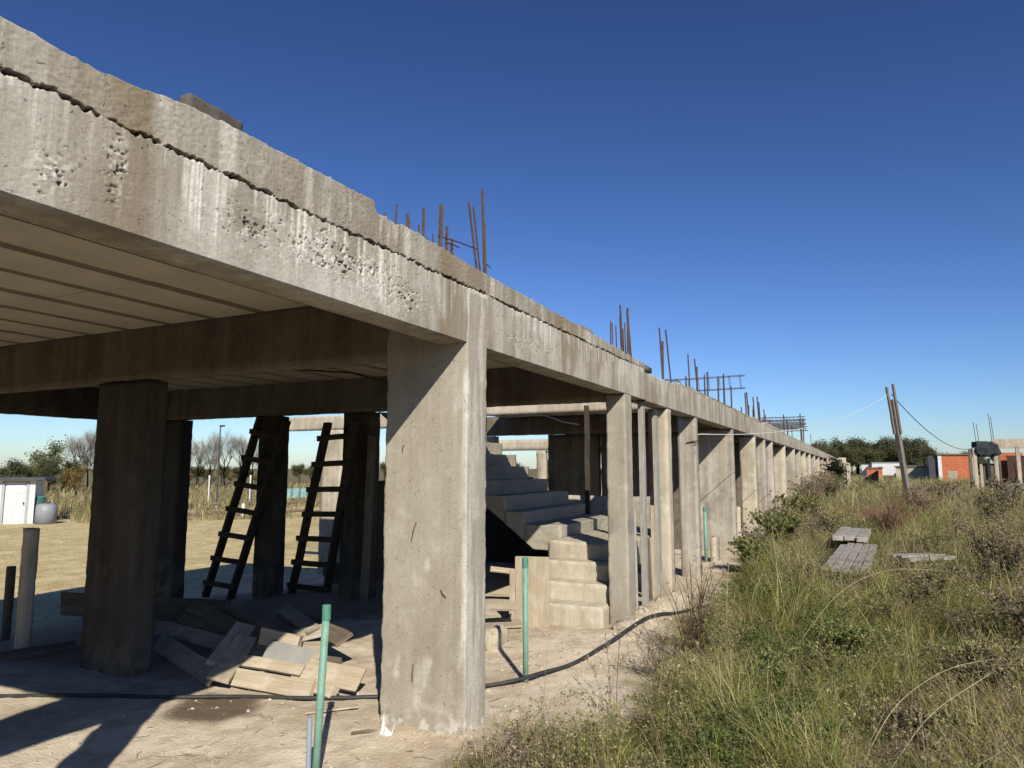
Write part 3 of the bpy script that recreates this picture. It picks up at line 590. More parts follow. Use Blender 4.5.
# small litter by the lit column
m = MB(); q = []
base = np.array((3.62, 2.615, .0))
for k, (dx, dy, z) in enumerate([(0, .07, 0), (.01, .055, .06), (.05, .05, .21), (.03, .02, .10), (-.01, -.01, .03), (.03, -.05, .05), (.06, -.075, .13), (.01, -.06, .0), (-.05, .0, -.005)]): q.append(base+np.array((dx, dy, z))*.62)
m.add(q, [(0, 1, 3, 4), (1, 2, 3), (3, 2, 4), (4, 3, 5), (5, 6, 7), (4, 5, 7), (4, 7, 8), (0, 4, 8)])
o = thing('plastic_scrap', m, PLASTIC, 'torn white plastic scrap at the foot of the lit column', 'plastic scrap'); sm = o.modifiers.new('thick', 'SOLIDIFY'); sm.thickness = .003
def chip(x, y, a, w, l, label, mat=CLAY, t=.012):
    z = tz(x, y)+.008; R = Matrix.Rotation(a, 3, 'Z') @ Matrix.Rotation(.06, 3, 'X')
    return thing('tile_fragment', MB().box((x, y, z), (l, w, t), R), mat, label, 'tile piece', bevel=.002)
chip(3.98, 1.965, .5, .05, .075, 'flat grey-brown tile piece on the sand right of the lit column')
chip(3.70, 2.06, .5, .05, .075, 'flat grey-brown tile piece on the sand nearest the grass')
thing('wood_sliver', MB().tube([(3.57, 2.83, tz(3.57, 2.83)+.012), (3.63, 2.75, tz(3.6, 2.8)+.014), (3.67, 2.71, tz(3.6, 2.8)+.01)], [.008, .011, .006], 6), BARK, 'short dark wood sliver left of the lit column foot', 'wood sliver')
thing('wood_sliver', MB().hexa([(3.72, 3.32, .005), (3.72, 3.32, .015), (3.75, 3.30, .005), (3.75, 3.30, .015), (3.96, 3.08, .01), (3.96, 3.08, .022), (3.99, 3.12, .01), (3.99, 3.12, .022)]), WOOD_PALE, 'flat pale wood sliver behind the front green pipe', 'wood sliver')
thing('stone_lump', rough_box(5.72, 6.02, 2.98, 3.3, -.06, .16, .03, .05, .06, 71), CONC_PALE, 'rounded pale mortar lump behind the lit column, left of the shutter', 'mortar lump', smooth=True)
thing('stone_lump', rough_box(6.82, 7.02, 2.06, 2.26, -.04, .10, .03, .04, .05, 72), CONC_PALE, 'rounded pale mortar lump at the foot of the second facade column', 'mortar lump', smooth=True)
plank((6.1, 3.9, .25), (6.55, 3.15, .22), .12, .03, WOOD, 'pale board stub in the dark behind the lit column', .4, None)
plank((6.3, 3.9, .0), (6.75, 3.2, .03), .3, .02, WOOD, 'flat board lying in the dark left of the shutter', .1, None)
plank((7.5, 3.95, .42), (7.75, 3.5, .36), .09, .025, WOOD_PALE, 'splintered board lying in the dark under the upper steps', .4, None)
# rubble and gravel
def stones(n, fx_, fy_, s0, s1, mat, name, label, seed):
    r = np.random.default_rng(seed); ico = np.array([(0, 0, 1), (.9, 0, .45), (.28, .85, .45), (-.72, .53, .45), (-.72, -.53, .45), (.28, -.85, .45), (.72, .53, -.3), (-.28, .85, -.3), (-.9, 0, -.3), (-.28, -.85, -.3), (.72, -.53, -.3)])
    T = [(0, 1, 2), (0, 2, 3), (0, 3, 4), (0, 4, 5), (0, 5, 1), (1, 6, 2), (2, 7, 3), (3, 8, 4), (4, 9, 5), (5, 10, 1), (6, 7, 2), (7, 8, 3), (8, 9, 4), (9, 10, 5), (10, 6, 1)]
    x, y = fx_(r, n), fy_(r, n); s = s0*(s1/s0)**(r.random(n)**2.2)
    V = ico[None]*(1+.35*(r.random((n, 11, 1))-.5))*(s[:, None, None])*(np.array((1, 1, .7))*(.7+.6*r.random((n, 1, 3))))
    a = r.random(n)*6.28; ca, sa = np.cos(a)[:, None], np.sin(a)[:, None]
    V = np.stack([V[..., 0]*ca-V[..., 1]*sa, V[..., 0]*sa+V[..., 1]*ca, V[..., 2]], 2)
    V = V+np.stack([x, y, terrain_z(x, y)+s*.12], 1)[:, None, :]
    F = (np.array(T)[None]+(np.arange(n)*11)[:, None, None]).reshape(-1, 3)
    return tag(obj(name, (V.reshape(-1, 3), F), mat, origin=(0, 0, 0)), label, 'rubble', kind='stuff')
stones(1500, lambda r, n: 2.6+r.random(n)**1.3*8, lambda r, n: 1.4+r.random(n)*3.4, .0025, .017, DIRTSTONE, 'gravel', 'fine loose gravel strewn over the sandy ground', 1)
stones(260, lambda r, n: 6.6+np.abs(r.normal(0, 1, n))*1.0, lambda r, n: 2.04+r.normal(0, .10, n), .004, .035, DIRTSTONE, 'rubble', 'pale concrete rubble along the foot of the second and third facade columns', 2)
stones(120, lambda r, n: 5.6+r.normal(0, .35, n), lambda r, n: 2.35+r.normal(0, .2, n), .004, .02, DIRTSTONE, 'rubble', 'mortar crumbs on the ground in front of the lowest step', 3)
stones(260, lambda r, n: 3.88+r.normal(0, .2, n), lambda r, n: 2.45+r.normal(0, .28, n), .003, .013, DIRTSTONE, 'rubble', 'mortar crumbs around the foot of the lit column', 4)
r = np.random.default_rng(12); n = 260; m = MB()
for k in range(n):
    x = 2.7+r.random()**1.2*5; y = 1.5+r.random()*2.9; a = r.random()*6.28; l = .02+.07*r.random()**2; z = tz(x, y)+.006
    m.tube([(x-math.cos(a)*l, y-math.sin(a)*l, z), (x, y, z+.006*r.random()), (x+math.cos(a+.3)*l, y+math.sin(a+.3)*l, z+.004)], [.0012, .0022, .001], 4)
tag(obj('twigs', m, TWIG, origin=(0, 0, 0)), 'short dry twigs and straw bits scattered over the sandy ground', 'twigs', kind='stuff')
# hollow blocks stacked in the dark interior
for k, (x, y, z) in enumerate([(8.3, 6.75, -.12), (8.32, 6.8, .07), (6.6, 4.3, .0)]):
    V, F = rough_box(x, x+.2, y, y+.4, z-.05, z+.145, .05, .003, .008, 80+k)
    thing('concrete_block', (V, F), CONC_IN, ['grey block lying lowest under the right ladder', 'grey block resting on the lowest block under the right ladder', 'grey block in the dark behind the lit column'][k], 'block', smooth=True)
# service cable from a blade column to the leaning pole
POLE_B, POLE_T = Vector((24.5, -1.43, -.2)), Vector((23.95, -1.02, 4.1))
A = Vector((10.85, 2.12, 2.12)); E = Vector((24.0, -1.0, 3.86))
pts = [A+Vector((.15, .25, -.06)), A]
for s in np.linspace(.04, 1, 26):
    p = A.lerp(E, s); p.z -= 4*s*(1-s)*.36; pts.append(p)
thing('service_cable', MB().tube([tuple(p) for p in pts], .0065, 6), CABLE, 'white service cable sagging from the facade column to the leaning pole', 'cable', smooth=True)
bk = MB().tube([(10.72, 2.17, 1.96), (10.72, 2.12, 2.02), (10.72, 2.3, 1.99)], .008, 6)
thing('cable_bracket', bk, RUST, 'rusty bracket holding the white cable on the facade column', 'bracket')
P2 = Vector((48.6, -6.35, 2.9)); pts = []
for s in np.linspace(0, 1, 22):
    p = Vector((24.0, -1.05, 3.84)).lerp(P2, s); p.z -= 4*s*(1-s)*.75; pts.append(tuple(p))
thing('service_cable', MB().tube(pts, .014, 5), TIN, 'thin dark cable from the leaning pole to the unfinished frame on the right', 'cable')
UP = empty('utility_pole', tuple(POLE_B), 'leaning grey timber utility pole with two splints at its top, standing in the weeds', 'pole')
beam_obj('post', POLE_B, POLE_B.lerp(POLE_T, .90), .13, .13, POLEW, 0, UP)
d = Vector((.03, .06, 0))
beam_obj('splint', POLE_B.lerp(POLE_T, .66)+Vector((-.04, .085, 0)), POLE_T+Vector((-.04, .085, -.05)), .06, .07, POLEW, 0, UP)
beam_obj('splint', POLE_B.lerp(POLE_T, .66)+Vector((-.04, -.085, 0)), POLE_T+Vector((-.04, -.085, 0.03)), .06, .07, POLEW, 0, UP)
sup = [(5.55, 3.2, 2.36), (5.55, 3.2, 2.30), (5.56, 3.05, 2.29), (5.58, 2.85, 2.22)]
pts = [(8.95, 4.5, 2.33), (9.0, 4.25, 2.34), (9.0, 3.95, 2.35), (9.0, 3.75, 2.29), (9.0, 3.62, 2.24), (9.05, 3.4, 2.2)]
thing('hanging_wire', MB().tube(pts, .010, 6), CABLE, 'loose pale wire hanging under the lit beam above the steps', 'wire')
thing('hanging_wire', MB().tube([(5.0, 7.2, 2.70), (5.6, 6.4, 2.735), (6.0, 5.9, 2.74), (6.4, 5.2, 2.70), (6.9, 4.6, 2.5)], .012, 6), HOSE, 'black conduit strung under the ceiling above the ladders', 'wire')
# ------------------------------------------------------------------ boards stacked in the weeds
def board_stack(c, n, L, w, t, rz, z, label, gap=.015, tilt=0.):
    e = empty('board_stack', (c[0], c[1], z), label, 'board stack')
    ca, sa = math.cos(rz), math.sin(rz)
    for k in range(n):
        oy = (k-(n-1)/2)*(w+gap); l = L*random.uniform(.92, 1.04)
        a = (c[0]-ca*l/2-sa*oy, c[1]-sa*l/2+ca*oy, z+random.uniform(-.012, .012)-tilt); b = (c[0]+ca*l/2-sa*oy, c[1]+sa*l/2+ca*oy, z+random.uniform(-.012, .012)+tilt)
        beam_obj('board', a, b, w, t, WOOD_GREY, random.uniform(-.05, .05), e)
    for s in (-.3, .3):
        beam_obj('bearer', (c[0]+ca*L*s+sa*n*w/2, c[1]+sa*L*s-ca*n*w/2, z-.1), (c[0]+ca*L*s-sa*n*w/2, c[1]+sa*L*s+ca*n*w/2, z-.1), .1, .12, WOOD_DARK, 0, e)
    return e
board_stack((11.3, .12), 5, 3.4, .095, .035, -.05, .36, 'pale grey boards stacked in the weeds nearer the camera', .014)
board_stack((13.9, .12), 3, 1.9, .16, .08, -.05, .46, 'short pale boards stacked in the weeds behind the larger stack')
board_stack((11.6, -.74), 3, .75, .13, .05, -.9, .36, 'greyish boards half hidden in the weeds right of the larger stack', .03)
# ------------------------------------------------------------------ vegetation
def blades(P, h, az, lean, w, col, seg=3, tipw=.15, r=RNG):
    """n curved blades: root P, height h, lean azimuth az, lean amount, width w, colour per blade"""
    n = len(P); t = np.linspace(0, 1, seg+1); d = np.stack([np.cos(az), np.sin(az), np.zeros(n)], 1)
    fa = az+np.pi/2+(r.random(n)-.5)*1.6; sd = np.stack([np.cos(fa), np.sin(fa), np.zeros(n)], 1)
    ln = lean[:, None]*t[None]**1.8
    cen = P[:, None]+d[:, None]*(h[:, None]*ln)[..., None]+np.array((0, 0, 1.))*(h[:, None]*(t[None]*(1-.42*np.minimum(ln, 1.2))))[..., None]
    ww = w[:, None]*(1-(1-tipw)*t[None]**1.4)/2
    V = np.stack([cen-sd[:, None]*ww[..., None], cen+sd[:, None]*ww[..., None]], 2).reshape(n, -1, 3)
    k = 2*(seg+1); q = np.array([(2*i, 2*i+1, 2*i+3, 2*i+2) for i in range(seg)])
    F = (q[None]+(np.arange(n)*k)[:, None, None]).reshape(-1, 4)
    shade = (.75+.35*t).repeat(2)
    C = col[:, None, :]*np.ones((1, k, 1))
    return V.reshape(-1, 3), F, C.reshape(-1, 3)
def cards(P, size, col, r, elong=1.6, upbias=0.0):
    n = len(P); a = r.normal(size=(n, 3)); a[:, 2] = a[:, 2]*.8+upbias; a /= np.linalg.norm(a, axis=1)[:, None]
    b = np.cross(a, r.normal(size=(n, 3))); b /= np.linalg.norm(b, axis=1)[:, None]
    s = size[:, None]; V = np.stack([P-a*s*elong/2, P+b*s*.42, P+a*s*elong/2, P-b*s*.42], 1)
    F = np.arange(n*4).reshape(n, 4); return V.reshape(-1, 3), F, np.repeat(col, 4, 0)
def join(parts):
    Vs, Fs, Cs, n = [], [], [], 0
    for V, F, C in parts: Vs.append(V); Fs.append(F+n); Cs.append(C); n += len(V)
    return (np.vstack(Vs), np.vstack(Fs)), np.vstack(Cs)
PAL = np.array([(.26, .31, .075), (.34, .355, .10), (.18, .235, .06), (.50, .46, .19), (.62, .55, .28), (.66, .59, .35), (.38, .32, .19), (.25, .20, .135)])
PAL = np.clip(PAL*np.array((1.14, 1.12, 1.08)), 0, .72)
def pick(n, w, r, jit=.22):
    i = r.choice(len(PAL), n, p=np.array(w)/np.sum(w)); return np.clip(PAL[i]*(1+jit*(r.random((n, 1))-.5)*2)*(1+.12*(r.random((n, 3))-.5)), .01, .8)
def field_points(n, x0, x1, r, ymin=-.34, pw=1.0, margin=.0):
    x = x0+(x1-x0)*r.random(n)**pw; lo = ymin*x-.8; hi = edge(x)+margin
    y = lo+(hi-lo)*r.random(n); return x, y
parts = []
HOLES = [(11.3, .12, 1.75, .30), (13.9, .12, 1.0, .3), (12.6, -.85, .9, .4)]
def clear(x, y):
    m = np.ones(len(x), bool)
    for cx_, cy_, ax, ay in HOLES: m &= ~((np.abs(x-cx_) < ax) & (np.abs(y-cy_) < ay))
    return m
for (n, x0, x1, hm, wd, seg, pw) in [(78000, 2.6, 8, .36, .0048, 4, 1.0), (80000, 7, 20, .46, .0085, 3, 1.1), (60000, 18, 50, .62, .018, 3, 1.2), (26000, 48, 115, .75, .045, 2, 1.0)]:
    r = np.random.default_rng(int(x1)); x, y = field_points(n, x0, x1, r, pw=pw)
    tuss = fbm(x*1.1, y*1.1, 0, 301, 4); fin = vn(x*4.2, y*4.2, 0, 305)
    dist = edge(x)+(fbm(x*2.2, y*2.2, 0, 309, 3)-.5)*.9-y
    keep = (r.random(n) < .25+1.2*sstep(.3, .62, .6*tuss+.4*fin)) & (dist > -.05) & (r.random(n) < .25+sstep(0, .45, dist)) & clear(x, y)
    x, y, tuss, fin, dist = (q[keep] for q in (x, y, tuss, fin, dist)); n = len(x)
    P = np.stack([x, y, terrain_z(x, y)-.02], 1)
    hh = hm*(.30+1.0*sstep(.25, .75, tuss))*(.45+.75*sstep(.2, .75, fin))*(.5+.75*r.random(n))*(.45+.55*sstep(0, .6, dist))
    green = sstep(.38, .66, .55*fbm(x*.55+3, y*.8, 0, 320, 3)+.45*fbm(x*2.2+3, y*2.6, 0, 322, 3)+.10*sstep(.9, .1, dist)-.05*sstep(20, 60, x))
    dry = r.random(n) > green*.80+.06
    col = np.where(dry[:, None], pick(n, (0, .4, .2, 2.2, 2.2, 1.3, 1.6, 1.0), r), pick(n, (3, 3, 2, .9, .4, 0, .2, 0), r))
    wind = vn(x*1.6, y*1.6, 0, 330)*6.28+r.normal(0, 1.5, n)
    parts.append(blades(P, hh, wind, .25+1.0*r.random(n)**1.2, wd*(.6+.8*r.random(n)), col, seg, r=r))
# taller straw stalks
for (n, x0, x1, h0, wd) in [(1500, 2.9, 9, .62, .0036), (3200, 8, 26, .85, .007), (3000, 24, 70, 1.05, .018)]:
    r = np.random.default_rng(900+int(x1)); x, y = field_points(n, x0, x1, r, pw=1.2); k = (edge(x)-y > .25) & clear(x, y); x, y = x[k], y[k]; n = len(x)
    P = np.stack([x, y, terrain_z(x, y)], 1)
    parts.append(blades(P, h0*(.5+.7*r.random(n)), r.random(n)*6.28, .25+1.1*r.random(n)**1.5, np.full(n, wd), np.clip(np.array((.42, .36, .21))*(.75+.5*r.random((n, 1))), 0, 1), 5, .3, r=r))
# sparse sprigs on the bare ground by the verge
r = np.random.default_rng(55); x = 3+r.random(900)*8; y = edge(x)+r.random(900)**2.5*.9; k = y < 2.1; x, y = x[k], y[k]; n = len(x)
parts.append(blades(np.stack([x, y, terrain_z(x, y)], 1), .05+.16*r.random(n), r.random(n)*6.28, .3+r.random(n), np.full(n, .004), pick(n, (1, 1, 1, 2, 2, 2, 1, 1), r), 3, r=r))
g, c = join(parts)
tag(obj('grass', g, GRASS, attrs=dict(Col=c), origin=(0, 0, 0)), 'tall mixed green and straw-coloured grass overgrowing the ground beside the building', 'grass', kind='stuff')

# low twiggy weeds: stems with small leaves, a mass nobody could count
def weed_template(seed, h=.5, nst=9, nleaf=150, cols=((.16, .125, .085), (.20, .165, .10), (.13, .13, .06)), leafs=.022, spread=.32, stemc=(.27, .21, .15), sw=.006):
    r = np.random.default_rng(seed); pr = []
    az = r.random(nst)*6.28; ln = .15+.75*r.random(nst); P = r.normal(0, .03, (nst, 3))*np.array((1, 1, 0)); hs = h*(.55+.5*r.random(nst))
    pr.append(blades(P, hs, az, ln, np.full(nst, sw), np.tile(np.array(stemc), (nst, 1)), 5, .4, r=r))
    m = nst*5; i = r.integers(0, nst, m); t = .25+.7*r.random(m); d = np.stack([np.cos(az[i]), np.sin(az[i]), 0*az[i]], 1)
    l = ln[i]*t**1.8; Q = P[i]+d*(hs[i]*l)[:, None]+np.array((0, 0, 1.))*(hs[i]*t*(1-.42*l))[:, None]
    a2 = r.random(m)*6.28; h2 = h*(.12+.22*r.random(m)); l2 = .4+r.random(m)
    pr.append(blades(Q, h2, a2, l2, np.full(m, sw*.6), np.tile(np.array(stemc)*1.15, (m, 1)), 3, .3, r=r))
    j = r.integers(0, m, nleaf); t = .3+.75*r.random(nleaf); d = np.stack([np.cos(a2[j]), np.sin(a2[j]), 0*a2[j]], 1); l = l2[j]*t**1.8
    L = Q[j]+d*(h2[j]*l)[:, None]+np.array((0, 0, 1.))*(h2[j]*t*(1-.42*np.minimum(l, 1.2)))[:, None]+r.normal(0, .006, (nleaf, 3))
    cc = np.array(cols)[r.integers(0, len(cols), nleaf)]*(.7+.6*r.random((nleaf, 1)))
    pr.append(cards(L, leafs*(.6+.8*r.random(nleaf)), cc, r, 1.7, .2)); return join(pr)
def scatter(temps, x, y, sc, r, zoff=0.0):
    out = []
    for (px, py, s) in zip(x, y, sc):
        (V, F), C = temps[r.integers(len(temps))]; a = r.random()*6.28; ca, sa = math.cos(a), math.sin(a)
        W = np.stack([(V[:, 0]*ca-V[:, 1]*sa)*s+px, (V[:, 0]*sa+V[:, 1]*ca)*s+py, V[:, 2]*s*(.8+.4*r.random())+tz(px, py)+zoff], 1)
        out.append((W, F, C*(.8+.4*r.random())))
    return join(out)
BRN = ((.28, .22, .165), (.36, .29, .205), (.21, .17, .125), (.31, .265, .16)); OLV = ((.23, .25, .09), (.31, .30, .125), (.18, .20, .075), (.38, .345, .175)); GRN = ((.13, .185, .052), (.17, .215, .07), (.10, .145, .042))
T_b = [weed_template(s, .42, 12, 320, BRN, .009, sw=.0042) for s in (1, 2, 3)]; T_o = [weed_template(s, .42, 12, 420, OLV, .011, sw=.0042) for s in (4, 5, 6)]; T_g = [weed_template(s, .34, 10, 420, GRN, .012, sw=.004) for s in (7, 8)]
r = np.random.default_rng(77); out = []
for (n, x0, x1, s0) in [(520, 2.8, 7, .85), (480, 6.5, 15, 1.1), (420, 14, 36, 1.6), (200, 34, 70, 2.2)]:
    x, y = field_points(n, x0, x1, r, -.30); k = (edge(x)-y > .15) & clear(x, y); x, y = x[k], y[k]
    typ = fbm(x*.6, y*.9, 0, 340, 3)+.12*(vn(x*2, y*2, 0, 341)-.5)+.03*np.clip(-y, 0, 3)
    for T, m in ((T_g, typ < .45), (T_o, (typ >= .45) & (typ < .60)), (T_b, typ >= .60)):
        if m.any(): (V, F), C = scatter(T, x[m], y[m], s0*(.6+.6*r.random(m.sum())), r); out.append((V, F, C))
g, c = join(out)
tag(obj('weeds', g, LEAF, attrs=dict(Col=c), origin=(0, 0, 0)), 'low brown and olive twiggy weeds growing all through the tall grass', 'weeds', kind='stuff')

# shrubs one can point at
def shrub(x, y, h, w, cols, label, seed, nleaf=5200, leafs=.030, stemc=(.16, .125, .095), group=None, name='shrub', nst=34):
    if nleaf > 1000: leafs *= .58; nleaf = int(nleaf*2.2)
    r = np.random.default_rng(seed); e = empty(name, (x, y, tz(x, y)), label, 'shrub' if name == 'shrub' else 'weed', group)
    az = r.random(nst)*6.28; ln = (.2+.9*r.random(nst))*w/h; hs = h*(.6+.45*r.random(nst)); P = r.normal(0, .05, (nst, 3))*np.array((1, 1, 0))
    A = [blades(P, hs, az, ln, np.full(nst, .012*max(.5, h)), np.tile(np.array(stemc), (nst, 1)), 5, .35, r=r)]
    m = nst*7; i = r.integers(0, nst, m); t = .2+.8*r.random(m); d = np.stack([np.cos(az[i]), np.sin(az[i]), 0*az[i]], 1); l = ln[i]*t**1.8
    Q = P[i]+d*(hs[i]*l)[:, None]+np.array((0, 0, 1.))*(hs[i]*t*(1-.42*np.minimum(l, 1.2)))[:, None]
    a2 = r.random(m)*6.28; h2 = h*(.10+.25*r.random(m)); l2 = .3+1.0*r.random(m)
    A.append(blades(Q, h2, a2, l2, np.full(m, .006*max(.5, h)), np.tile(np.array(stemc)*1.2, (m, 1)), 3, .3, r=r))
    V, C = join(A); o = empty_mesh('stems', V, C, e)
    if nleaf:
        j = r.integers(0, m, nleaf); t = .1+.95*r.random(nleaf); d = np.stack([np.cos(a2[j]), np.sin(a2[j]), 0*a2[j]], 1); l = l2[j]*t**1.8
        L = Q[j]+d*(h2[j]*l)[:, None]+np.array((0, 0, 1.))*(h2[j]*t*(1-.42*np.minimum(l, 1.2)))[:, None]+r.normal(0, .012*h, (nleaf, 3))
        L[:, 2] = np.maximum(L[:, 2], .01); cc = np.array(cols)[r.integers(0, len(cols), nleaf)]*(.65+.7*r.random((nleaf, 1)))
        V2, F2, C2 = cards(L, leafs*(.6+.8*r.random(nleaf)), cc, r, 1.7, .25); empty_mesh('foliage', (V2, F2), C2, e)
    return e
def empty_mesh(name, VF, C, parent):
    o = bpy.data.objects.new(name, mesh_from(name, VF[0], VF[1], attrs=dict(Col=C))); COL.objects.link(o); o.parent = parent; o.data.materials.append(LEAF); return o
shrub(11.6, 1.50, .62, .55, OLV+GRN[:2], 'dense green bush at the foot of the facade beside the wide blade wall', 1, 6500, .032)
shrub(14.3, 1.35, .85, .6, OLV+GRN, 'olive bush against the facade behind the dense green bush', 2, 5200, .04)
shrub(18.5, 1.2, 1.05, .8, OLV, 'olive brown bush along the facade, third from the bare stretch of ground', 3, 5200, .045)
RED = ((.30, .175, .115), (.36, .225, .145), (.23, .145, .10))
shrub(16.6, -.55, 1.05, 1.1, RED, 'reddish brown feathery dried bush beyond the stacked boards, left of the leaning pole', 4, 9000, .016, (.27, .17, .115), None, 'shrub', 80)
shrub(15.4, .60, .72, .4, OLV+BRN, 'small dark bush just behind the shorter board stack', 5, 3200, .03)
shrub(20.5, -1.3, 1.05, .8, RED+BRN, 'reddish bush at the foot of the leaning pole', 6, 4200, .035)
shrub(6.7, -1.25, .80, .6, BRN, 'brown twiggy bush at the right edge of the weeds, nearest the camera', 7, 5200, .022)
shrub(9.6, -1.45, .95, .7, BRN+OLV[:1], 'tall brown bush at the right edge behind the twiggy one', 8, 5600, .024)
shrub(8.2, -.55, .60, .42, OLV+BRN, 'olive tuft in the middle of the weeds, near the stacked boards', 9, 3600, .022)
shrub(21.5, -3.1, 1.15, .9, BRN+OLV, 'rounded brown bush to the right of the leaning pole', 10, 4200, .04)
shrub(28, -4.3, 1.25, 1.0, BRN, 'brown bush in front of the unfinished frame on the right', 11, 3600, .055)
shrub(34, -3.2, 1.1, 1.0, RED+BRN, 'dry reddish bush before the white wall', 12, 3000, .06)
shrub(30, 1.0, 1.4, 1.0, BRN+OLV, 'twiggy brown bush climbing against the far half of the facade', 13, 3000, .05)
shrub(24.5, 1.5, 1.5, .8, BRN, 'tall bare-looking bush against the facade before the twiggy brown bush', 14, 1500, .035)
shrub(48, 1.2, 2.1, .6, ((.022, .03, .018), (.03, .035, .02)), 'dark upright conifer-like shrub at the far end of the facade', 15, 3000, .11)
shrub(5.9, 1.26, .92, .45, BRN, 'dead brown weed with bare side twigs standing by the black hose', 16, 160, .012, (.115, .08, .06), None, 'dead_weed', 15)
shrub(5.45, 1.42, .5, .4, BRN, 'low dead weed sprawling over the sand beside the tall dead weed', 17, 260, .012, (.15, .11, .085), None, 'dead_weed', 16)
shrub(4.55, 1.52, .55, .25, BRN, 'thin dry weed at the sand edge nearest the lit column', 18, 60, .012, (.19, .15, .11), None, 'dead_weed', 5)
for k, (x, y, h, lab) in enumerate([(17, 1.55, 1.1, 'brown twiggy thicket against the facade just past the olive bush'), (21.5, 1.5, 1.45, 'leafless brown thicket against the facade before the tall bare bush'), (27.5, 1.6, 1.7, 'leafless brown thicket against the middle of the long facade'), (34, 1.5, 1.9, 'tangled brown thicket against the far part of the facade'), (40, 1.4, 1.8, 'tangled brown thicket near the far end of the facade')]):
    shrub(x, y, h*.75, .8, BRN+RED, lab, 31+k, 900, .02+.0012*x, (.22, .165, .13), None, 'shrub', 46)
for k, (x, y, h, w_, cc, lab) in enumerate([(5.0, .62, .42, .34, OLV+GRN, 'olive green leafy clump in the front grass near the bare sand'), (6.1, .15, .46, .38, GRN+OLV, 'green leafy clump in the middle of the front grass'), (4.5, -.25, .36, .34, OLV+BRN, 'low olive brown clump at the very front of the grass'), (7.6, .75, .45, .36, GRN, 'bright green leafy clump in the grass near the facade'), (5.6, -.75, .5, .4, BRN+OLV, 'brownish leafy clump in the front grass toward the right edge')]):
    shrub(x, y, h, w_, cc, lab, 61+k, 2600, .022, (.24, .19, .13), None, 'shrub', 30)
# long bent straw stems in front
def stem(pts, label):
    q = np.array(pts); u = np.linspace(0, len(q)-1, 24); q = np.stack([np.interp(u, range(len(q)), q[:, k]) for k in range(3)], 1)
    for _ in range(14): q[1:-1] = (q[:-2]+2*q[1:-1]+q[2:])/4
    pts = [tuple(p) for p in q]
    return tag(obj('dry_stem', MB().tube(pts, [.0016]*(len(pts)-1)+[.0008], 5), plain('straw_stem', (.40, .34, .22), .8, .15)), label, 'stem', 'long dry stems lying over the grass')
stem([(3.75, .05, .25), (4.2, -.1, .42), (4.9, -.42, .47), (5.6, -.75, .38)], 'long dry stem bent over the grass, lowest at the bottom of the photo')
stem([(3.7, -.02, .2), (4.1, -.25, .42), (4.7, -.6, .5)], 'second long dry stem beside the lowest one')
stem([(6.2, .5, .2), (6.6, .2, .6), (7.3, -.2, .72), (8.2, -.7, .6)], 'long dry stem arching across the middle of the grass')
stem([(5.6, .95, .1), (5.55, .93, .6), (5.6, .9, 1.02)], 'tall upright dry stem right of the dead weed')
stem([(6.9, .75, .1), (7.2, .72, .6), (7.6, .8, 1.0)], 'pale dry stem leaning toward the facade')

# ------------------------------------------------------------------ back yard and distance
def tree(kind, seed):
    """returns an Empty with trunk and crown at the origin"""
    r = np.random.default_rng(seed); e = empty('tree', (0, 0, 0))
    H = dict(dark=8.5, round=6.5, tall=9.5, bare=8.0, ochre=4.2)[kind]
    tr = MB(); tips = []
    def limb(p, d, L, R, lev):
        q = [p]; dd = np.array(d, float)
        for s in range(4):
            dd = dd+r.normal(0, .12, 3)+np.array((0, 0, .06)); dd /= np.linalg.norm(dd); q.append(q[-1]+dd*L/4)
        tr.tube(q, np.linspace(R, R*.45, 5), 5 if lev else 7, lev == 0)
        if lev >= (3 if kind == 'bare' else 2): tips.extend(q[2:]); return
        for s in range({0: 7, 1: 5, 2: 4}[lev]):
            f = r.uniform(.35, 1); k = min(3, int(f*4)); b = q[k]+(q[k+1]-q[k])*(f*4-k); a = r.random()*6.28; sp = .55 if kind in ('tall', 'bare') else .95
            nd = dd*.75+np.array((math.cos(a), math.sin(a), .25))*sp; nd /= np.linalg.norm(nd); limb(b, nd, L*r.uniform(.45, .7), R*.5, lev+1)
        tips.append(q[-1])
    limb(np.array((0, 0, -.2)), (0, 0, 1), H*.52, H*(.012 if kind == 'bare' else .022), 0)
    obj('trunk', tr, GREYBARK if kind == 'bare' else BARK, e, origin=(0, 0, 0))
    T = np.array(tips); sc = H/max(T[:, 2].max(), 1); 
    if kind == 'bare':
        n = 2600; i = r.integers(0, len(T), n); a = r.random(n)*6.28
        V, F, C = blades(T[i]+r.normal(0, .12, (n, 3)), .35+.8*r.random(n), a, .2+.8*r.random(n), np.full(n, .013), np.tile(np.array((.40, .38, .34)), (n, 1)), 2, .3, r=r)
    else:
        n = dict(dark=5200, round=5200, tall=3200, ochre=3200)[kind]; i = r.integers(0, len(T), n); P = T[i]+r.normal(0, .055*H, (n, 3)); P[:, 2] = np.maximum(P[:, 2], .25)
        base = np.array(dict(dark=((.11, .115, .065), (.135, .135, .08), (.085, .09, .055)), round=((.12, .13, .06), (.155, .15, .075), (.10, .105, .05)), tall=((.19, .21, .10), (.16, .18, .085), (.22, .225, .12)), ochre=((.24, .17, .06), (.20, .15, .06), (.28, .20, .08)))[kind])
        V, F, C = cards(P, H*.024*(.6+.8*r.random(n)), base[r.integers(0, 3, n)]*(.7+.6*r.random((n, 1))), r, 1.4)
    empty_mesh('crown', (V, F), C, e); e.children[-1].data.materials[0] = FARLEAF
    return e
PRO = {}
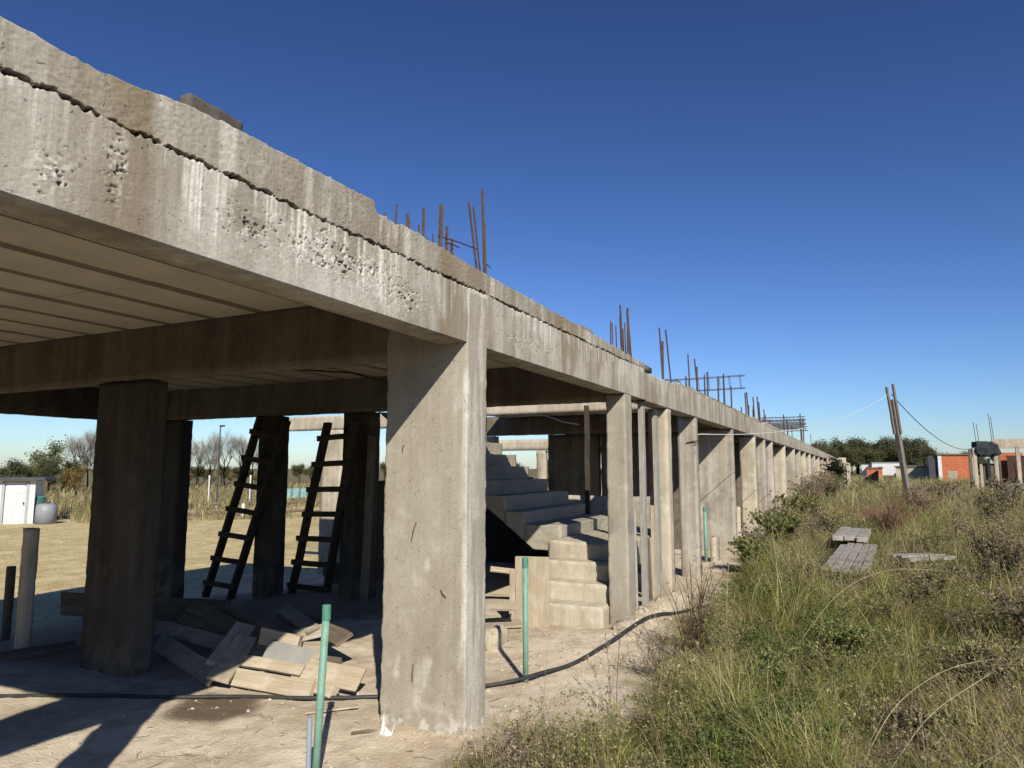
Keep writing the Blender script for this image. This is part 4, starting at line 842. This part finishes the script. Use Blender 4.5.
def plant(kind, x, y, s, rz, label, group, seed=None, cat='tree'):
    key = (kind, seed or 0)
    if key not in PRO: PRO[key] = tree(kind, 400+hash_kind[kind]*10+(seed or 0)); o = PRO[key]; o.location = (x, y, tz(x, y)-.05); o.rotation_euler = (0, 0, rz); o.scale = (s, s, s)
    else: o = copy_tree(PRO[key], (x, y, tz(x, y)-.05), rz, s)
    return tag(o, label, cat, group)
hash_kind = dict(dark=1, round=2, tall=3, bare=4, ochre=5)
r = np.random.default_rng(5)
FG = 'trees of the far wood beyond the houses'
for k in range(58):
    d = 205+r.random()*45; yy = 22-k*.92+r.normal(0, .8)
    plant(('dark', 'round', 'dark')[k % 3], d, yy*d/220, (1.05+.4*r.random())*(1 if yy > -17 else .62), r.random()*6, 'tree of the far dark wood on the horizon behind the houses', FG, k % 2)
def polar(px, d, cam=(26.072733*math.pi/180)):
    a = cam-math.atan((px-512)/705.); return d*math.cos(a), d*math.sin(a)
for k, (px, d, kd, s) in enumerate([(-14, 74, 'dark', .45), (4, 78, 'round', .55), (16, 72, 'dark', .48), (27, 80, 'round', .60), (38, 74, 'round', .50), (50, 76, 'dark', .5), (62, 72, 'round', .48), (70, 82, 'dark', .5), (-30, 76, 'round', .55), (104, 80, 'round', .5), (122, 78, 'dark', .5), (140, 82, 'round', .5)]):
    x, y = polar(px, d); plant(kd, x, y, s*.8, k*1.3, 'bushy green tree of the row behind the white shed', 'bushy trees in a row behind the white shed', k % 2)
x, y = polar(38, 78); plant('tall', x, y, .56, .5, 'tall pale green tree rising above the row behind the white shed', None)
x, y = polar(79, 68); plant('ochre', x, y, .68, .5, 'ochre leaved bush at the right end of the row behind the shed', None)
for k, (px, d, s) in enumerate([(74, 84, .62), (88, 80, .72), (96, 86, .7), (197, 90, .62), (212, 84, .66), (226, 88, .72), (240, 84, .68), (252, 92, .62), (268, 90, .58), (182, 86, .6)]):
    x, y = polar(px, d); plant('bare', x, y, s*1.2, k*1.1, 'leafless grey tree in the line beyond the straw lawn', 'leafless grey trees beyond the straw lawn', k % 2)
for k, (px, d, s) in enumerate([(300, 120, .55), (312, 116, .5), (322, 122, .6), (333, 118, .5), (345, 124, .6), (372, 118, .5), (384, 120, .6), (246, 110, .42), (256, 112, .4), (205, 112, .4), (190, 105, .45), (199, 108, .5), (214, 104, .42), (222, 108, .5), (231, 106, .45), (240, 108, .48), (262, 106, .5), (274, 108, .45), (520, 150, .8), (516, 130, .6)]):
    x, y = polar(px, d); plant(('ochre', 'round')[k % 2] if k > 6 else 'round', x, y, s, k*1.7, 'brownish bushy tree of the far hedge beyond the lawn', 'bushy trees of the far hedge beyond the lawn', 1)
# dry bank of weeds behind the lawn
r = np.random.default_rng(88); n = 42000; th_ = 26.07*math.pi/180-np.arctan((-260+r.random(n)*820-512)/705.); d = 33+r.random(n)**1.4*62
x, y = d*np.cos(th_), d*np.sin(th_); k = (y > 10) & (fbm(x*.25, y*.25, 0, 360, 3)+.2*r.random(n) > .42+.18*(d < 40)); x, y, d = x[k], y[k], d[k]; n = len(x)
A = blades(np.stack([x, y, terrain_z(x, y)-.05], 1), (.25+.6*r.random(n))*(.6+.8*fbm(x*.2, y*.2, 0, 365, 3)), r.random(n)*6.28, .2+.5*r.random(n), .0011*d*(.7+.6*r.random(n)), pick(n, (.2, .5, .4, 1.2, .8, .2, 3.4, 3.4), r), 2, r=r)
r = np.random.default_rng(89); n = 16000; x = 4+r.random(n)*22; y = 10.5+r.random(n)*20
Bl = blades(np.stack([x, y, terrain_z(x, y)-.01], 1), .03+.06*r.random(n), r.random(n)*6.28, .5+r.random(n), np.full(n, .012), np.clip(np.array((.52, .41, .20))*(.7+.5*r.random((n, 1))), 0, 1), 2, r=r)
g, c = join([A, Bl])
tag(obj('dry_grass', g, GRASS, attrs=dict(Col=c), origin=(0, 0, 0)), 'dry straw lawn stubble and the brown weedy bank behind it', 'grass', kind='stuff')
# shed
def local(p0, ang): 
    ca, sa = math.cos(ang), math.sin(ang); return lambda u, v, z: (p0[0]+ca*u-sa*v, p0[1]+sa*u+ca*v, z)
S0 = (16.75, 30.42); ang = math.atan2(-31.26+30.42, -(18.14-16.75)) ; 
e = empty('pump_shed', (S0[0], S0[1], -.6), 'small whitewashed shed with white panelled door and dark tin roof across the lawn', 'shed')
fx_ = local((17.23, 29.89), math.atan2(.62, -.78))
def lbox(m, f, u0, u1, v0, v1, z0, z1): m.hexa([f(u, v, z) for u in (u0, u1) for v in (v0, v1) for z in (z0, z1)]); return m
m = MB(); lbox(m, fx_, 0, .2, -1.9, 0, -.7, 1.15); lbox(m, fx_, 1.12, 3.6, -1.9, 0, -.7, 1.15); lbox(m, fx_, .2, 1.12, -1.9, -.12, -.7, 1.15); lbox(m, fx_, .2, 1.12, -.118, 0, 1.08, 1.15)
obj('wall', m, WHITE, e)
m = MB(); lbox(m, fx_, -.35, 3.8, -2.2, .3, 1.153, 1.24); obj('roof', m, TIN, e)
m = MB(); lbox(m, fx_, .30, 1.02, -.10, -.05, -.6, 1.04)
dr = obj('door', m, WHITE, e)
m = MB()
for u0, u1, z0, z1 in [(.36, .62, -.5, .0), (.70, .96, -.5, .0), (.36, .62, .08, .5), (.70, .96, .08, .5), (.36, .96, .6, .95)]: lbox(m, fx_, u0, u1, -.049, -.03, z0, z1)
obj('door_panel', m, plain('door_panel_white', (.66, .66, .65), .7, .05), dr)
m = MB(); lbox(m, fx_, .35, .39, -.029, .02, .18, .26); obj('handle', m, TIN, dr)
m = MB(); lbox(m, fx_, 1.022, 1.115, -.115, .02, -.6, 1.07); lbox(m, fx_, .205, .298, -.115, .02, -.6, 1.07); lbox(m, fx_, .3, 1.02, -.115, .02, 1.042, 1.075); obj('door_frame', m, plain('grey_jamb', (.34, .35, .36), .7, .1), e)
x, y = polar(49.5, 34); t = empty('water_tank', (x, y, -.6), 'grey plastic water tank standing to the right of the shed', 'tank')
obj('tank_body', MB().tube([(x, y, -.6), (x, y, -.1), (x, y, .14), (x, y, .2), (x, y, .22)], [.37, .37, .35, .25, .1], 20), GREYPL, t, True); obj('lid', MB().tube([(x, y, .223), (x, y, .26)], [.14, .13], 14), TIN, t)
x, y = polar(40.5, 35); t = empty('rain_barrel', (x, y, -.6), 'dark teal barrel between the shed and the grey tank', 'barrel')
obj('barrel_body', MB().tube([(x, y, -.6), (x, y, .1), (x, y, .42)], [.28, .33, .27], 16), plain('barrel_teal', (.035, .10, .09), .6, .2), t, True); obj('rim', MB().tube([(x, y, .423), (x, y, .46)], [.29, .29], 16), TEAL, t)
for px, d, z1, lab in [(43, 36, .95, 'white fence post behind the grey tank'), (210, 46, 1.2, 'white fence post left of the lamp pole'), (251, 46, 1.2, 'white fence post right of the lamp pole, beside the left ladder'), (285.5, 46, 1.2, 'white fence post beside the teal net')]:
    x, y = polar(px, d); thing('fence_post', rough_box(x-.04, x+.04, y-.04, y+.04, -.8, z1, .3, .004, .01, int(px)), WHITE, lab, 'post', 'white posts of the yard fence')
x, y = polar(245, 34); thing('fence_post', rough_box(x-.06, x+.06, y-.06, y+.06, -.8, .05, .3, .004, .01, 5), WHITE, 'short white marker post on the lawn behind the left ladder', 'post')
x, y = polar(218.5, 44); t = empty('lamp_pole', (x, y, -.6), 'thin dark lamp pole beyond the lawn', 'lamp pole')
obj('pole', MB().tube([(x, y, -.8), (x, y, 4.0)], [.05, .035], 8), TIN, t); obj('lamp_head', MB().box((x+.02, y-.12, 4.05), (.14, .34, .1)), TIN, t, bevel=.02); x0, y0 = x, y
obj('base', MB().b2(x-.12, x+.12, y-.12, y+.12, -.7, -.35), WHITE, t)
for (pa, da, za, pb, db, zb, lab) in [(150, 43, -.38, 430, 46, -.35, 'upper dark irrigation pipe lying across the far end of the lawn'), (120, 35, -.42, 440, 36.5, -.40, 'lower dark irrigation pipe lying across the lawn')]:
    a, b = polar(pa, da), polar(pb, db); n = 30; P = [(a[0]+(b[0]-a[0])*q/n, a[1]+(b[1]-a[1])*q/n, za+(zb-za)*q/n+.05*math.sin(q*1.7)) for q in range(n+1)]
    thing('irrigation_pipe', MB().tube(P, .07, 8), BARK, lab, 'pipe', smooth=True)
    for q in range(0, n+1, 5):
        x, y, z = P[q]
x, y = polar(299, 47); t = empty('debris_net', (x, y, -.6), 'pale teal net hung between the fence posts at the back', 'net'); a, b = polar(287, 46.1), polar(312, 48); 
n = 16; N1 = [(a[0]+(b[0]-a[0])*q/n+.05*math.sin(q), a[1]+(b[1]-a[1])*q/n+.06*math.cos(q*1.3)) for q in range(n+1)]
m = MB(); m.add([(p[0], p[1], z) for p in N1 for z in (-.25, .35)]+[(p[0]+.02, p[1]+.02, z) for p in N1 for z in (-.25, .35)], [(2*q, 2*q+1, 2*q+3, 2*q+2) for q in range(n)]+[(2*q+2*n+2, 2*q+2*n+4, 2*q+2*n+5, 2*q+2*n+3) for q in range(n)])
obj('net', m, plain('teal_net', (.22, .38, .37), .9, .3), t)
# ------------------------------------------------------------------ street side distance
def block_house(c, yaw, L, D, H, mat, label, cat='building', roof=None, openings=()):
    e = empty('brick_building', (c[0], c[1], 0), label, cat); f = local(c, yaw); m = MB()
    m0 = 0
    for (u0, u1, z0, z1) in sorted(openings): lbox(m, f, m0, u0, 0, .2, -.3, H); lbox(m, f, u0, u1, 0, .2, -.3, z0) if z0 > 0 else None; lbox(m, f, u0, u1, 0, .2, z1, H); m0 = u1
    lbox(m, f, m0, L, 0, .2, -.3, H); lbox(m, f, 0, .2, .203, D, -.3, H); lbox(m, f, L-.2, L, .203, D, -.3, H); lbox(m, f, .203, L-.203, D-.2, D, -.3, H-.01); obj('wall', m, mat, e)
    m = MB(); lbox(m, f, -.15, L+.15, -.15, D+.15, H+.004, H+.18); obj('roof', m, roof or CONC_IN, e); return e, f
YW = -math.pi/2-.05
e, f = block_house((99.6, -8.9), YW, 3.6, 7, 3.2, BRICK, 'orange hollow brick house with white corner strip and dark end, behind the weeds')
m = MB(); lbox(m, f, -.03, .35, -.05, -.002, -.2, 3.15); obj('corner_strip', m, WHITE, e); m = MB(); lbox(m, f, 3.3, 3.6, -.05, -.002, -.2, 2.9); obj('corner_strip', m, WHITE, e)
m = MB(); lbox(m, f, .9, 1.9, -.04, -.002, .2, 1.3); obj('render_patch', m, CONC_PALE, e); m = MB(); lbox(m, f, -1.0, -.06, 0.3, 6, -.2, 3.1); obj('side_wall', m, TIN, e)
e, f = block_house((106, -4.6), YW, 4.4, 5, 1.75, CONC_PALE, 'low white walled building left of the orange brick house'); 
e, f = block_house((112, -1.2), YW, 1.9, 4, 1.6, BRICK, 'small low orange brick hut at the left of the leaning pole')
for k, (px, d, L, H, lab) in enumerate([(872, 185, 6, 2.9, 'pale far house in front of the wood, wider one'), (862, 190, 4, 2.6, 'pale far house in front of the wood, narrow left one'), (905, 180, 3, 2.2, 'pale far shed before the wood, behind the leaning pole')]):
    x, y = polar(px, d); e, f = block_house((x, y), YW, L, 6, H, WHITE, lab, 'house', TIN if k else GREYPL, [(1.2, 2.0, .9, 2.0)])
# unfinished frame on the right
e = empty('unfinished_pavilion', (50, -8, 0), 'smaller unfinished concrete post frame with dark tarpaulin corner and orange brick infill at the right', 'building'); f = local((50.6, -6.35), YW)
for k, (u, v) in enumerate([(0, 0), (1.05, 0), (2.15, 0), (3.6, 0), (5.0, 0), (0, 3.2), (1.5, 3.2), (3.6, 3.2), (5, 3.2), (6.8, 0)]):
    m = MB(); lbox(m, f, u, u+.20, v, v+.22, -.3, 2.85); obj('column', m, CONC_PALE if v == 0 else CONC_IN, e, bevel=.01)
m = MB(); lbox(m, f, 1.0, 8, -.02, .24, 2.853, 3.35); obj('edge_beam', m, CONC_PALE, e); m = MB(); lbox(m, f, 1.0, 8, 3.2, 3.42, 2.853, 3.2); obj('rear_beam', m, CONC_PALE, e)
for u0, u1, z1 in [(1.6, 2.9, 2.6), (3.9, 8, 2.7)]: m = MB(); lbox(m, f, u0, u1, 3.43, 3.58, -.2, z1); obj('brick_infill', m, BRICK, e)
m = MB(); lbox(m, f, 2.0, 3.8, 2.9, 3.1, -.2, 2.4); obj('partition_wall', m, plain('dark_maroon_board', (.07, .035, .03), .9, .3), e)
bV, bF = rough_box(.1, 1.35, -.1, 1.6, 2.35, 3.2, .1, .16, .3, 401)
V = np.array([f(*p) for p in bV]); obj('tarpaulin', (V, bF), NET, e, True)
for u, v in ((.35, .5), (.75, .5), (1.1, .7)): m = MB(); lbox(m, f, u, u+.14, v, v+.16, -.2, 2.2); obj('prop', m, CONC_PALE, e)
m = MB(); lbox(m, f, .5, 1.4, 1.2, 1.4, -.2, 1.9); obj('stacked_blocks', m, CONC_IN, e)
for u, z in ((.25, 4.4), (.4, 4.3), (1.05, 4.9), (1.15, 4.7), (3.2, 4.4), (4.9, 4.4)): a = f(u, .1, 2.9); b = f(u-.1, .1, z); obj('rebar', MB().tube([a, b], .018, 5), RUST, e)
m = MB(); a = f(1.3, -1.2, 0); 
thing('mesh_fence', rough_box(0, 1, 0, 1, 0, 1, 1, 0, 0, 1) if False else MB().hexa([f(u, v, z) for u in (1.5, 9) for v in (-1.2, -1.17) for z in (-.1, .75)]), plain('pale_green_mesh', (.20, .27, .21), .9, .3), 'low pale green mesh fence in front of the unfinished frame', 'fence')
# last pieces past the long facade
e = empty('block_hut', (58, .7, 0), 'pale block wall stub of the next building past the far end of the facade', 'building'); 
m = MB(); m.b2(57.6, 58.0, .7, 2.0, -.2, 2.4); obj('wall', m, CONC_PALE, e); m = MB(); m.b2(58.0, 66, .7, .9, -.2, 2.1); obj('wall', m, CONC_PALE, e)
m = MB(); m.b2(57.5, 57.62, .45, .68, -.2, 2.0); obj('column', m, CONC_PALE, e)
a, b = polar(862, 62), polar(878, 60)
thing('shade_net', MB().hexa([(a[0], a[1], .0), (a[0], a[1], .75), (a[0]+.04, a[1], 0), (a[0]+.04, a[1], .75), (b[0], b[1], .0), (b[0], b[1], 1.5), (b[0]+.04, b[1], 0), (b[0]+.04, b[1], 1.5)]), NET, 'dark triangular shade net rising out of the weeds before the far houses', 'net')

# ------------------------------------------------------------------ light, sky, camera
EL = rad(33.5); SH_ = Vector((.785, .62)).normalized()
w = bpy.data.worlds.new('World'); scene.world = w; w.use_nodes = True; nt = w.node_tree
bg = nt.nodes.get('Background') or nt.nodes.new('ShaderNodeBackground')
sky = nt.nodes.new('ShaderNodeTexSky'); sky.sky_type = 'NISHITA'; sky.sun_disc = False; sky.sun_elevation = EL; sky.sun_rotation = math.atan2(-SH_.x, -SH_.y)
sky.altitude = 50; sky.air_density = .95; sky.dust_density = .35; sky.ozone_density = 2.5
gam = nt.nodes.new('ShaderNodeGamma'); gam.inputs[1].default_value = 1.4
tint = nt.nodes.new('ShaderNodeMix'); tint.data_type = 'RGBA'; tint.blend_type = 'MULTIPLY'; tint.inputs[0].default_value = 1.0; tint.inputs[7].default_value = (.62, .70, .89, 1)
nt.links.new(sky.outputs[0], gam.inputs[0]); nt.links.new(gam.outputs[0], tint.inputs[6]); nt.links.new(tint.outputs[2], bg.inputs[0]); bg.inputs[1].default_value = .05
L = bpy.data.lights.new('sun', 'SUN'); L.energy = 5.0; L.angle = rad(.5); L.color = (1, .93, .80)
so = bpy.data.objects.new('sun', L); COL.objects.link(so)
so.rotation_euler = Vector((SH_.x*math.cos(EL), SH_.y*math.cos(EL), -math.sin(EL))).to_track_quat('-Z', 'Y').to_euler(); so.location = (-20, -20, 20)
cd = bpy.data.cameras.new('camera'); cam = bpy.data.objects.new('camera', cd); COL.objects.link(cam); scene.camera = cam
cd.sensor_width = 36; cd.lens = 700/1024*36; cd.clip_end = 9000; cd.clip_start = .05
yaw, pit = rad(26.072733), rad(6.883115)
fw = Vector((math.cos(yaw)*math.cos(pit), math.sin(yaw)*math.cos(pit), math.sin(pit)))
cam.location = (0, 0, 1.6); cam.rotation_euler = fw.to_track_quat('-Z', 'Y').to_euler()
vs = scene.view_settings; vs.view_transform = 'Standard'; vs.look = 'None'; vs.exposure = 0.3; vs.gamma = 1; vs.use_curve_mapping = False
cy = scene.cycles; cy.max_bounces = 5; cy.diffuse_bounces = 1; cy.glossy_bounces = 2; cy.transmission_bounces = 2; cy.transparent_max_bounces = 4
